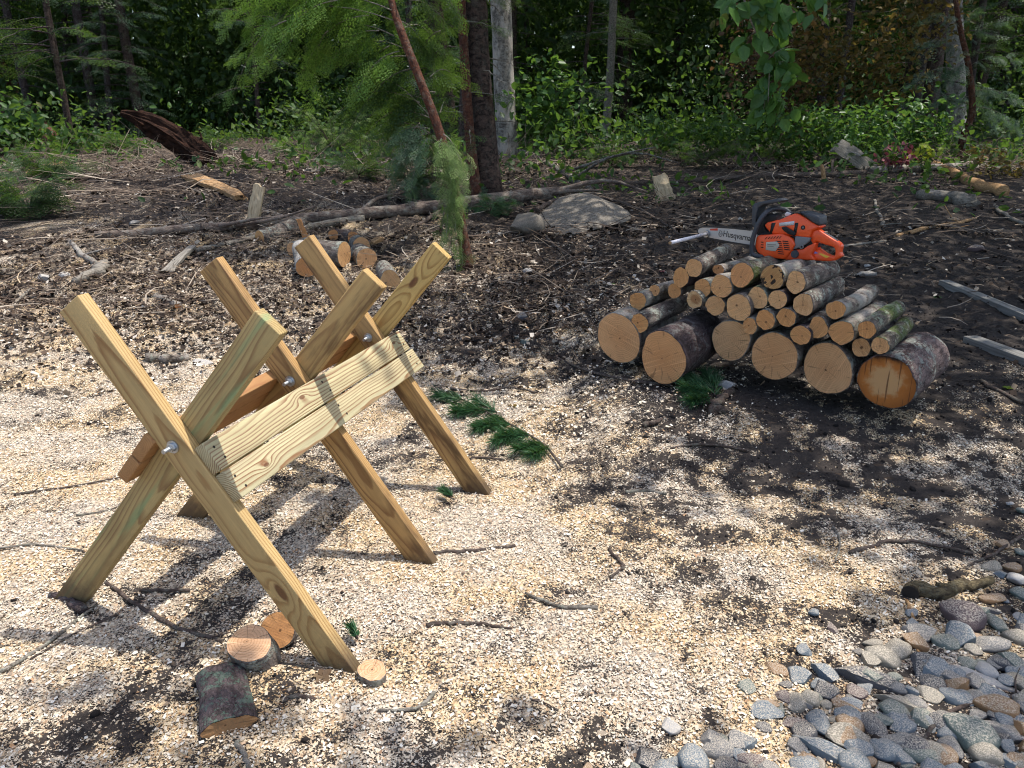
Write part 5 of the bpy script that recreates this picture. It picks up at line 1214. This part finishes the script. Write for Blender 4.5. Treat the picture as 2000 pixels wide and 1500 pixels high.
# ---------------------------------------------------------------- heap of logs behind the sawbuck
FH = 'logs heaped behind the sawbuck'
def flog(label, px, py, rpx, ax, L, bm_, fm_, seed, dY=0., ov=1.):
    g = G(px, py+rpx); p = P3(px, py, g.y+dY); make_log(p, ax, rpx*mpp(p), L, bm_, fm_, label, FH, seed, ov, rough=.06)
flog('small end up log at the top of the far heap', 651, 459, 11, (.25, .9, -.1), .35, B_DARK, F_ORANGE, 101)
flog('second small log at the top of the far heap, its dark bark showing', 690, 464, 12, (-.5, .85, -.12), .4, B_DARK, F_ORANGE, 102)
flog('dull pink ended log behind the roundest log of the far heap', 706, 480, 17, (-.3, .9, -.05), .35, B_GREY, F_ORANGE, 103)
flog('round log of the far heap with a bright orange sawn end', 716, 506, 21, (-.35, .9, .0), .4, B_GREY, F_ORANGE, 104)
g = G(762, 566); flog('short barked log lying forward right of the far heap', 762, 547, 20, (-.30, .95, .12), .32, B_GREY, F_TAN, 105)
flog('lichen barked log behind the sawbuck, between two legs', 672, 497, 25, (-.95, .35, .03), .40, B_GREY, F_TAN, 106)
flog('white barked log lit by the sun left of the far leg top', 598, 522, 21, (-.3, .9, .25), .42, B_BIRCH, F_ORANGE, 107)
flog('orange ended log peeping out behind the white barked log', 572, 488, 15, (.4, .9, .1), .35, B_PALE, F_ORANGE, 108)
g = G(512, 474); stick('cut_log', 'grey log with a sawn off branch stub under the fallen trunk', 'log', [(508,472),(545,462),(590,448)], 30, 36, B_GREY, 109, n=20, rough=.08, face=F_TAN)
g = G(594, 470); slab('wood_strip', 'thin pinkish wood strip standing above the far leg top', 'wood', P3(600, 470, g.y), P3(583, 428, g.y), 12*mpp(g), .012, F_ORANGE, 110)
g = G(745, 475); slab('split_wood', 'pale split piece lying behind the far log heap', 'wood', g+Vector((0, 0, .04)), G(727, 487)+Vector((0, 0, .05)), 14*mpp(g), .04, TORN, 8, (0, -.5, 1))

# ---------------------------------------------------------------- pieces in the foreground
def piece(name, label, px, py, rpx, ax, L, bm_, fm_, seed, ov=1., lift=None, **k):
    g = G(px, py); p = Vector((g.x, g.y, float(terrain(g.x, g.y))+(lift if lift is not None else L))); p = Vector(P3(px, py, p.y)) if False else p
    make_log(p, ax, rpx*mpp(g), L, bm_, fm_, label, None, seed, ov, name=name, cat='wood piece', **k)
piece('wood_slice', 'brown wood slice with a knot leaning behind the near leg foot', 545, 1262, 35, (.05, .80, -.60), .035, B_GREY, face_mat('brown_slice', (.40,.20,.07), (.30,.13,.045), kerf=.6), 130, 1., .055)
piece('wood_wedge', 'pale orange wood wedge with bark on its front', 492, 1300, 47, (.10, .42, -.90), .07, B_GREY, face_mat('pink_wedge', (.72,.45,.27), (.62,.36,.20), kerf=.5), 131, .80, .075, taper=-.1)
piece('wood_slice', 'small pinkish wood slice lying flat right of the near leg foot', 728, 1326, 32, (.05, .10, -.99), .028, B_PALE, face_mat('pale_slice', (.56,.42,.34), (.46,.32,.24), kerf=.5), 132, .82, .03)
def chunk():
    a = np.array(G(428, 1322)); b = np.array(G(450, 1432)); d = b-a; d[2] = 0; r = 41*mpp(a)
    make_log(Vector(a+[0, 0, .02]), d, r, np.linalg.norm(d), bark_mat('chunk_bark', (.13,.10,.10), (.045,.035,.035), .40, (.16,.30,.22), sc=1.6), face_mat('dark_orange_edge', (.34,.17,.06), (.14,.08,.04)), 'bark covered wood chunk spotted with green lichen in the foreground', None, 133, .42, rough=.16, name='bark_chunk', cat='wood piece', taper=-.12)
chunk()
stick('bark_scrap', 'curled purple grey bark scrap at the foot of the near brace', 'bark', [(98,1168),(118,1170),(150,1186),(165,1200)], 12, 22, B_DARK, 134, rough=.3)
# brown dead leaf
def leafthing(label, px, py, s, mat, seed, T=None):
    g = G(px, py); r = np.random.default_rng(seed); n = 5
    P = put(T or LEAFW, np.zeros((n, 3)), np.stack([np.cos(np.arange(n)*1.1+seed), np.sin(np.arange(n)*1.1+seed), np.full(n, .15)], 1), np.full(n, s), r.normal(0, .3, n))
    o = link('fallen_leaf', fmesh('fallen_leaf', [P]), mat); o.location = g+Vector((0, 0, .012)); tag(o, label, 'leaf')
leafthing('tan dead leaf in front of the near leg foot', 632, 1328, .032, L_DRY, 1)
leafthing('pink fallen leaf on soil left of the log pile', 1293, 533, .035, L_PINK, 2)
leafthing('green fallen leaf on soil left of the log pile', 1195, 558, .035, L_BEECH, 3)
leafthing('orange fallen leaf on the litter at the left', 150, 517, .05, L_YEL, 4)
leafthing('small brown leaf on sawdust above the long pine branch', 1002, 797, .03, L_YEL, 5)
leafthing('green leaf on the soil beside the upper grey plank', 1830, 584, .035, L_BEECH, 6)
leafthing('yellow leaf on the dark soil under the lower grey plank', 1968, 762, .03, L_YG, 7)
# pine branches
def pine(label, path, clus, seed, nl=.10, n=330, wood=B_STICK):
    P = [np.array(G(x, y)) for x, y in path]; o = P[0]; root = empty('pine_branch', o, label, 'branch'); r = np.random.default_rng(seed)
    sp = spline(P, 4); sp = [p+[0, 0, .025] for p in sp]; V, Fc = tube(sp, list(np.linspace(.003, .0065, len(sp))), 7, seed); link('stem', mesh('stem', loc(V, o), Fc), wood, root, None, True)
    T = (np.array([[0, -.5, 0], [.5, -.5, .03], [1, -.12, -.04], [1, .12, -.04], [.5, .5, .03], [0, .5, 0]]), np.array([[0, 1, 4, 5], [1, 2, 3, 4]]))
    pos = []; dr = []
    for (cx, cy, dx, dy, k, ln) in clus:
        a = np.array(G(cx, cy))+[0, 0, .03]; b = np.array(G(cx+dx, cy+dy))+[0, 0, .045]; d = b-a; L = np.linalg.norm(d); d /= L
        V, Fc = tube([a, b], [.0035, .002], 6); link('shoot', mesh('shoot', loc(V, o), Fc), wood, root, None, True)
        for i in range(int(n*k)):
            q = a+d*L*r.uniform(.0, 1.); s = r.normal(0, 1, 3); s -= d*(s @ d); s /= np.linalg.norm(s)+1e-6; dd = d*r.uniform(.55, 1.1)+s*r.uniform(.35, 1.)
            dd[2] = dd[2]*.7+.05; pos.append(q); dr.append(dd)
    pos = np.array(pos); dr = np.array(dr); m_ = len(pos); S = nl*r.uniform(.65, 1.1, m_)
    F3 = frames(dr, roll=r.uniform(0, 3, m_)); Mx = np.stack([F3[:, :, 0]*S[:, None], F3[:, :, 1]*.0030, F3[:, :, 2]*.05], 2)
    V, Q = scatter(T[0], T[1], Mx, pos); link('needles', fmesh('needles', [(V, Q, np.repeat(r.uniform(0, 1, m_), len(T[0])))], o), L_PINE, root)
pine('long green pine branch lying on the sawdust beyond the far leg', [(850,782),(905,790),(960,818),(1010,845),(1062,878),(1098,922)],
     [(905,790,-50,-4,.8,1),(935,800,-45,20,.9,1),(950,812,-55,5,1,1),(985,828,-50,22,1.1,1),(1000,840,-60,6,1,1),(1020,852,-52,26,1.1,1),(1035,862,-50,4,.9,1),(1060,878,-50,16,1.1,1),(1070,884,-30,22,.8,1),(970,815,-40,-20,.7,1)], 1, .085)
pine('tuft of green pine needles in front of the log pile', [(1385,790),(1378,770),(1372,752)], [(1385,765,-45,-12,1.2,1),(1390,775,-50,-2,1.2,1),(1388,785,-38,14,1.,1),(1392,770,-15,-28,.9,1),(1395,782,5,-40,.5,1)], 2, .085)
pine('scrap of pine needles on the sawdust by the near leg foot', [(700,1262),(694,1255),(688,1248)], [(700,1262,-14,-16,.5,1)], 3, .03)
pine('scrap of green needles on the sawdust before the far leg foot', [(885,985),(875,980),(868,976)], [(885,983,-20,-8,.6,1)], 4, .04)
stick('root', 'gnarled root piece behind the tuft of pine needles', 'root', [(1392,812),(1410,790),(1428,765),(1436,748)], 22, 6, B_STICK, 140, rough=.5)

# ---------------------------------------------------------------- stones
def stone_mat(name, a, b, rough=.75, dust=.65):
    m = M(name, rough, .35); v = m.co('Object'); r = m.rnd(); vo = m.add(v, m.n('CombineXYZ', {0: m.math('MULTIPLY', r, 9), 1: r, 2: r}))
    n1 = m.noise(vo, 22, 5, .65); n2 = m.noise(m.scale(vo, (1, 1, 3)), 60, 4, .7)
    col = m.mix(m.smap(n1, .35, .68), a, b); col = m.mix(m.smap(n2, .55, .75, 0, .35), col, tuple(min(1, c*1.7) for c in b))
    col = m.mix(m.smap(m.noise(vo, 130, 2, .6), .62, .7, 0, .5), col, tuple(c*.4 for c in a))
    nz = m.n('SeparateXYZ', {0: m.t_out('NewGeometry', 'Normal')}).node.outputs[2]
    vc = m.voro(m.add(vo, (3, 1, 2)), 190, 1); vr = m.n('SeparateColor', {0: vc})
    k = m.math('MULTIPLY', m.math('GREATER_THAN', m.math('MULTIPLY', m.smap(m.noise(vo, 12, 3, .6), .42, .62, 0, dust), m.smap(nz, .45, .8)), vr), 1)
    col = m.mix(k, col, (.62, .54, .43)); m.set('Base Color', col); m.bump(m.math('ADD', n1, m.math('MULTIPLY', n2, .5)), .5, .004); return m.m
SM = dict(blue=stone_mat('blue_grey_stone', (.10,.13,.155), (.17,.205,.23)), green=stone_mat('green_grey_stone', (.085,.11,.10), (.16,.19,.165)), tan=stone_mat('olive_tan_stone', (.17,.15,.115), (.27,.245,.20)),
    brown=stone_mat('rusty_brown_stone', (.20,.11,.05), (.33,.20,.10)), dark=stone_mat('dark_slate_stone', (.045,.047,.055), (.09,.092,.10)), pale=stone_mat('pale_stone', (.28,.275,.27), (.42,.41,.40)), purple=stone_mat('purple_brown_stone', (.08,.055,.055), (.14,.10,.10)), grey=stone_mat('mid_grey_stone', (.12,.12,.12), (.21,.205,.20)))
def stone_me(seed, ang=.5):
    bm = bmesh.new(); bmesh.ops.create_icosphere(bm, subdivisions=4, radius=1); r = np.random.default_rng(seed)
    co = np.array([v.co[:] for v in bm.verts]); 
    cuts = r.normal(0, 1, (13, 3)); cuts /= np.linalg.norm(cuts, axis=1, keepdims=True); off = r.uniform(.42, .88, 13)
    for c, f in zip(cuts, off):
        d = co @ c-f; co -= np.clip(d, 0, None)[:, None]*c*ang
    co *= (1+.09*fbm(co[:, 0]*1.3+seed, co[:, 1]*1.3, co[:, 2]*1.3, 3, 3)+.02*fbm(co[:, 0]*6, co[:, 1]*6, co[:, 2]*6+seed, 4, 2))[:, None]
    co = (co-(co.max(0)+co.min(0))/2); co /= np.abs(co).max(0)
    for v, c in zip(bm.verts, co): v.co = c
    me = bpy.data.meshes.new('stone'); bm.to_mesh(me); bm.free(); me.shade_smooth(); return me
SME = {(s, k): stone_me(s*7+k, [.6, 1.][k]) for s in range(6) for k in range(2)}
SMC = {}
def stone(name, label, px, py, rx, ry, deg, col, seed, ang=0, group=None, sink=.35, hz=.62, cat='stone', world=None, me=None):
    if world is None:
        g = G(px, py); mp = mpp(g); view = math.atan2(CAMH-g.z, g.y)
        a, b = rx*mp, ry*mp*(1.25 if g.y < 3 else 1.6)
        h = min(a, b)*hz
    else: g, a, b, h = world
    key = (seed % 6, ang, col)
    if me is None:
        if key not in SMC: SMC[key] = SME[(seed % 6, ang)].copy(); SMC[key].materials.append(SM[col])
        me = SMC[key]
    o = bpy.data.objects.new(name, me); COL.objects.link(o); o.location = (g.x, g.y, float(terrain(g.x, g.y))+h*(1-2*sink)+.004)
    o.scale = (a, b, h); o.rotation_euler = (random.uniform(-.15, .15), random.uniform(-.15, .15), R(deg)); return tag(o, label, cat, group)
STN = [ # close-up x, y, rx, ry, angle, colour, angular, label
 (1115,940,175,75,-12,'dark',1,'large dark speckled stone sprinkled with sawdust'),(1210,825,100,55,-30,'tan',0,'smooth tan stone left of the other smooth tan one'),(1285,790,65,75,-50,'tan',0,'smooth olive stone leaning against the tan one'),
 (1155,745,60,28,0,'tan',0,'small tan stone above the two smooth tan ones'),(1555,745,70,52,0,'green',0,'round green grey stone below the orange peeled root'),(1415,690,90,50,-10,'grey',1,'flat grey stone with a dusting of chips'),(1650,610,120,90,-30,'purple',0,'big brownish round stone right of the rotten stick'),
 (1840,635,48,62,0,'green',0,'dark green egg shaped stone beside the big brownish one'),(1815,755,105,55,-5,'grey',0,'grey brown oval stone near the right edge'),(1955,720,75,55,-15,'tan',0,'rounded tan stone at the right edge in the middle of the gravel'),(1820,495,70,32,0,'brown',0,'dusty brown flat stone at the top of the gravel'),
 (1815,320,60,36,0,'tan',0,'pale brown stone at the top of the gravel'),(1935,325,50,30,0,'brown',0,'yellow lit stone at the top right of the gravel'),(1955,385,50,38,10,'pale',0,'pale grey stone at the right edge near the top of the gravel'),(1865,355,36,30,0,'blue',1,'little blue angular stone between two rounded ones'),
 (1975,470,45,48,0,'green',0,'dark green stone at the upper right edge'),(1740,940,215,38,-24,'pale',1,'long white slab of stone pointing down to the right'),(1455,890,95,85,-30,'dark',1,'dark angular stone left of the long white slab'),(1330,1085,165,55,-14,'tan',1,'long olive stone below the dark speckled one'),
 (1275,1125,85,55,-10,'green',0,'rounded green stone under the long olive one'),(1000,1100,55,115,25,'brown',1,'rusty orange stone with a sharp ridge'),(560,1130,95,60,-10,'blue',1,'blue green stone at the left end of the gravel'),(715,1190,75,36,0,'purple',1,'dark red flat stone right of the blue green one'),
 (855,1190,62,85,0,'blue',0,'smooth blue stone standing between the red and orange ones'),(770,1080,50,40,0,'grey',1,'small bluish grey stone above the smooth blue one'),(660,1050,60,42,-15,'purple',1,'dull purple grey stone left of the smooth blue one'),(1165,1215,60,78,10,'dark',0,'dark egg shaped stone right of the rusty orange one'),
 (1020,1275,130,75,-8,'tan',1,'flat olive grey stone in the middle of the gravel'),(1305,1205,85,60,-10,'blue',1,'bright blue angular stone'),(1440,1190,50,55,20,'blue',1,'dark blue pointed stone under the curved branch'),(895,1345,190,62,-24,'blue',1,'long blue slab of stone at the bottom edge'),
 (320,1325,60,78,-10,'green',0,'green rounded stone standing alone at the bottom left of the gravel'),(1230,1345,90,62,0,'blue',0,'blue grey round stone right of the flat olive one'),(1310,1290,70,45,0,'grey',0,'grey stone left of the curved branch'),(1440,1375,110,58,-5,'green',0,'green grey stone at the bottom right of the curved branch'),
 (1590,1330,62,72,0,'grey',0,'dark grey round stone by the large green one'),(1700,1280,145,98,-20,'green',0,'largest smooth green stone near the bottom right corner'),(1780,1370,90,70,-10,'tan',0,'brown grey stone below the largest green one'),(1900,1245,165,60,-22,'grey',1,'long dark grey slab beside the largest green one'),
 (1840,1110,125,75,-12,'brown',0,'rusty brown rounded stone crossed by the curved branch'),(1620,1050,90,55,-10,'blue',0,'dark blue stone above the curved branch'),(1475,1040,75,50,-20,'tan',1,'pale tan stone above the curved branch'),(1960,965,50,65,0,'tan',0,'speckled tan stone at the right edge below the oval one'),
 (1790,905,60,50,0,'pale',0,'light stone between the slab and the oval one'),(1690,860,55,42,0,'green',0,'small green stone above the long white slab'),(1930,1415,75,40,0,'tan',0,'tan stone in the bottom right corner'),(620,890,45,60,30,'brown',1,'narrow brown stone in the sawdust left of the gravel'),
 (740,930,70,55,-20,'blue',1,'dusty blue green stone left of the large dark speckled one'),(885,905,80,55,-30,'blue',1,'lavender grey flat stone left of the large dark speckled one'),(445,990,60,50,-30,'green',1,'half buried green slate in the sawdust'),(930,660,28,42,0,'purple',1,'small dark stone standing in the sawdust above the gravel'),
 (825,572,30,24,0,'blue',0,'tiny blue pebble alone in the sawdust above the gravel'),(30,1215,55,45,0,'pale',1,'pale slate at the bottom of the picture left of the green stone'),(60,1405,70,30,0,'blue',0,'blue stone cut off by the bottom edge'),(470,1410,100,42,0,'purple',0,'pinkish stone at the bottom edge among the sawdust'),
 (790,1395,60,45,10,'brown',1,'dark red brown stone at the bottom edge'),(1120,1410,60,30,0,'brown',0,'reddish stone at the bottom edge below the flat olive one'),(890,1090,40,30,0,'tan',0,'small tan stone left of the rusty orange one'),(1065,1020,60,45,0,'purple',1,'dark purple stone under the large speckled one'),
 (1975,600,30,45,0,'pale',0,'pale stone cut by the right edge'),(1805,560,60,28,0,'dark',1,'flat dark stone beside the big brownish one'),(1385,1265,45,30,0,'dark',1,'small dark stone under the curved branch'),(1975,1195,45,45,0,'blue',0,'blue stone at the right edge above the dark slab')]
for k, (x, y, rx, ry, dg, col, an, lab) in enumerate(STN):
    px, py = 1300+x/2.857, 1000+y/2.857
    stone('stone', lab, px, py, rx/2.857, ry/2.857, dg, col, k, an, hz=.62 if not an else .5)
# small stones filling the gravel between them, and the bottom edge
rs = np.random.default_rng(21); cnt = 0; SL = dict(blue='small blue grey stone wedged in the gravel at the lower right', green='small green grey stone wedged in the gravel at the lower right', tan='small tan stone wedged in the gravel at the lower right', dark='small dark stone wedged in the gravel at the lower right', grey='small mid grey stone wedged in the gravel at the lower right', brown='small rusty stone wedged in the gravel at the lower right')
while cnt < 160:
    px, py = rs.uniform(1020, 2040), rs.uniform(1060, 1520)
    e = (py-(1545-(px-1000)*.43))/150
    if rs.uniform() > .06+.9*min(1, max(0, e)): continue
    if e < -.5: continue
    col = ['blue', 'green', 'tan', 'dark', 'grey', 'brown', 'blue', 'blue', 'dark'][rs.integers(0, 9)]; s = (rs.uniform(8, 26)+rs.uniform(0, 8))*(.6 if e < .3 else 1)
    stone('small_stone', SL[col], px, py, s, s*rs.uniform(.55, .9), rs.uniform(-90, 90), col, int(rs.integers(0, 60)), int(rs.uniform() < .7), 'small '+col+' stones in the gravel', sink=rs.uniform(.25, .45)); cnt += 1
for (px, py, rx, ry, dg, col, an, lab) in [(1418,757,19,13,10,'pale',1,'square grey stone beside the tuft of pine needles'),(1008,664,10,8,20,'green',1,'small pale green stone on the soil behind the sawbuck'),(1026,673,15,8,-25,'green',1,'flat pale green stone beside a smaller one on the soil'),
    (1030,532,10,8,0,'pale',0,'small rounded stone on the soil left of the log pile'),(1018,625,16,10,-30,'dark',1,'dark slate lying in the soil right of the sawbuck'),(1690,540,22,7,0,'grey',1,'flat grey slate on soil above the right logs'),(1694,521,6,4,0,'pale',0,'small white pebble above the flat grey slate'),
    (1972,986,7,5,0,'pale',0,'pale pebble in dark soil at the right edge'),(1993,1000,9,7,0,'green',0,'greenish pebble at the right edge above the gravel'),(395,713,24,7,-8,'pale',1,'flat pale stone behind the near brace top'),(127,540,10,7,0,'pale',0,'white stone beside the peeled wood chunk'),(86,545,12,9,0,'pale',1,'pinkish white stone at the left of the peeled wood chunk'),
    (1905,490,16,9,0,'purple',0,'brown stone on the soil near the right edge'),(1862,432,12,6,0,'brown',0,'reddish stone below the weathered wood chunk'),(262,438,9,8,0,'grey',0,'round grey stone behind the fallen trunk')]:
    stone('stone', lab, px, py, rx, ry, dg, col, px, an)
SM['boulder'] = stone_mat('boulder_rock', (.12,.10,.078), (.25,.225,.19), .8, .0)
g = G(1148, 456); stone('boulder', 'broad flat boulder with brown stains half sunk in the soil', 0, 0, 0, 0, -4, 'boulder', 3, 1, cat='boulder', world=(Vector((g.x, g.y+.75, g.z)), 100*mpp(g), .85, .14), sink=.36).rotation_euler[0] = .14
g = G(1030, 462); stone('boulder', 'smaller grey rock at the left end of the flat boulder', 0, 0, 0, 0, 10, 'boulder', 4, 1, cat='boulder', world=(Vector((g.x, g.y+.2, g.z)), 36*mpp(g), .26, .15), sink=.3)

# ---------------------------------------------------------------- forest litter: too many to count
def litter():
    r = np.random.default_rng(8)
    def region(n, y0, y1, mode):
        px = r.uniform(-150, 2150, n); v = r.uniform(0, 1, n); py = y0+(y1-y0)*v
        d = np.stack([(px-1000)/F, CP+(750-py)/F*SP, -SP+(750-py)/F*CP], 1); t = np.full(n, 1.)
        lo = np.full(n, .5); hi = np.full(n, 60.)
        t = (CAMH-.1)/np.maximum(-d[:, 2], .02)
        for _ in range(12): t = (CAMH-terrain(d[:, 0]*t, d[:, 1]*t))/np.maximum(-d[:, 2], .02)
        x, y = d[:, 0]*t, d[:, 1]*t; ok = (y < 26) & (y > 0)
        return px, py, x, y, ok
    # density over the picture plane: heavy at the left and middle, thin on the bare soil at the right
    def dens(px, py):
        left = 1-ss(950, 1300, px); up = 1-ss(560, 760, py); base = left*up*(.55+.45*(fbm(px/90, py/50, 0, 3, 3)+.5))
        right = ss(1100, 1300, px)*(1-ss(350, 430, py))*.55+ss(1100, 1300, px)*(1-ss(430, 640, py))*.2
        mid = .35*np.exp(-((px-1150)/250)**2-((py-520)/130)**2)
        return np.clip(base+right+mid+.02, 0, 1)
    T3 = (np.array([[0, -.5, 0], [.35, -.45, .1], [.7, -.3, .02], [1, -.1, .08], [1, .1, .08], [.7, .3, .02], [.35, .45, .1], [0, .5, 0], [.35, 0, .6], [.7, 0, .45], [0, 0, .6], [1, 0, .2]]),
          np.array([[0, 1, 8, 10], [1, 2, 9, 8], [2, 3, 11, 9], [10, 8, 6, 7], [8, 9, 5, 6], [9, 11, 4, 5]]))
    def sticks(n, l0, l1, w, mat, name, lab, tilt=.25, zoff=.01, bow=.12, yr=(300, 760)):
        px, py, x, y, ok = region(n, yr[0], yr[1], 0); k = ok & (r.uniform(0, 1, n) < dens(px, py)); x, y = x[k], y[k]; m_ = len(x)
        z = terrain(x, y)+micro(x, y, 0)+zoff+r.uniform(0, .03, m_)*(y > 4.5); a = r.uniform(0, 6.28, m_); el = r.normal(0, tilt, m_)
        L = r.uniform(l0, l1, m_)*np.exp(r.normal(0, .35, m_)); ww = w*r.uniform(.5, 1.6, m_)
        Fm = frames(np.stack([np.cos(a), np.sin(a), el], 1)); Fm[:, :, 1] *= ww[:, None]; Fm[:, :, 2] *= ww[:, None]*.9; Fm[:, :, 0] *= L[:, None]
        Tv = T3[0].copy(); V = np.einsum('nij,vj->nvi', Fm, Tv); bend = (r.normal(0, bow, m_)*L)[:, None]*np.sin(Tv[:, 0]*3.14)[None]; sd = np.stack([-np.sin(a), np.cos(a), r.uniform(-.1, .7, m_)], 1)
        V = V+bend[:, :, None]*sd[:, None, :]+np.stack([x, y, z], 1)[:, None, :]; Q = (T3[1][None]+(np.arange(m_)*len(Tv))[:, None, None]).reshape(-1, 4)
        o = link(name, nmesh(name, V.reshape(-1, 3), Q), mat); tag(o, lab, kind='stuff')
    def sm(name, st): m = M(name, .9, .15); m.set('Base Color', m.ramp(m.isl(), st)); return m.m
    SA = sm('litter_sticks', [(0, (.03,.023,.02)), (.4, (.08,.058,.045)), (.7, (.15,.115,.09)), (.9, (.27,.22,.17)), (1, (.45,.39,.32))])
    SB = sm('litter_bark', [(0, (.025,.018,.014)), (.45, (.05,.035,.027)), (.75, (.12,.08,.055)), (.93, (.30,.22,.15)), (1, (.52,.40,.27))])
    sticks(9000, .10, .32, .009, SA, 'stick_litter', 'thin twigs and broken sticks littering the forest edge', yr=(330, 640))
    sticks(3000, .25, .8, .013, SA, 'branch_litter', 'thin fallen branches littering the forest edge', .12, .03, .10, yr=(300, 480))
    sticks(4200, .25, .7, .007, SA, 'brush_litter', 'tangled thin brush standing up from the litter', .8, .05, .35, yr=(290, 430))
    sticks(15000, .03, .11, .008, SB, 'bark_litter', 'torn bark and wood scraps covering the soil', .4, .01, .2, yr=(340, 760))
    # scraps: small flat pieces of bark, stone and leaf
    n = 60000; px, py, x, y, ok = region(n, 320, 780, 0); k = ok & (r.uniform(0, 1, n) < dens(px, py)*1.2); x, y = x[k], y[k]; m_ = len(x); z = terrain(x, y)+micro(x, y, 0)+.008+r.uniform(0, .02, m_)
    T = np.array([[-.5, -.3, 0], [.4, -.4, .12], [.55, .25, -.05], [-.35, .35, .1]]); S = r.uniform(.012, .035, m_)*(1+.06*y)
    a = r.uniform(0, 6.28, m_); V, Q = scatter(T, np.array([[0, 1, 2, 3]]), frames(np.stack([np.cos(a), np.sin(a), r.normal(0, .5, m_)], 1), roll=r.normal(0, .6, m_))*S[:, None, None], np.stack([x, y, z], 1))
    SC = sm('litter_scraps', [(0, (.02,.014,.011)), (.45, (.04,.03,.025)), (.68, (.10,.07,.05)), (.84, (.26,.20,.14)), (.94, (.44,.38,.31)), (1, (.60,.54,.46))])
    o = link('scrap_litter', nmesh('scrap_litter', V, Q), SC); tag(o, 'small scraps of bark and dead leaf on the ground', kind='stuff')
    # soil clods poking through the sawdust
    n = 5000; x = r.uniform(-3, 3.2, n*3); y = r.uniform(1.1, 6, n*3); nz = saw_cover(x, y); k = (r.uniform(0, 1, n*3) < .04+1.*(1-ss(.25, .6, nz))); x, y = x[k][:n], y[k][:n]; m_ = len(x)
    bm = bmesh.new(); bmesh.ops.create_icosphere(bm, subdivisions=1, radius=1); co = np.array([v.co[:] for v in bm.verts]); fc = np.array([[v.index for v in f.verts] for f in bm.faces]); bm.free()
    co = co*(1+.3*_hash(np.arange(len(co)), 3, 1, 2))[:, None]; a = r.uniform(0, 6.28, m_); S = r.uniform(.0015, .0055, m_)*np.exp(r.normal(0, .4, m_))
    V, Q = scatter(co, fc, frames(np.stack([np.cos(a), np.sin(a), r.normal(0, .5, m_)], 1), roll=r.uniform(0, 3, m_))*np.stack([S*1.3, S, S*.8], 1)[:, None, :], np.stack([x, y, terrain(x, y)+micro(x, y, .3)+.002], 1))
    o = link('soil_clods', nmesh('soil_clods', V, Q), sm('clod_soil', [(0, (.010,.009,.009)), (1, (.04,.032,.028))])); tag(o, 'dark crumbs of soil among the sawdust', kind='stuff')
litter()
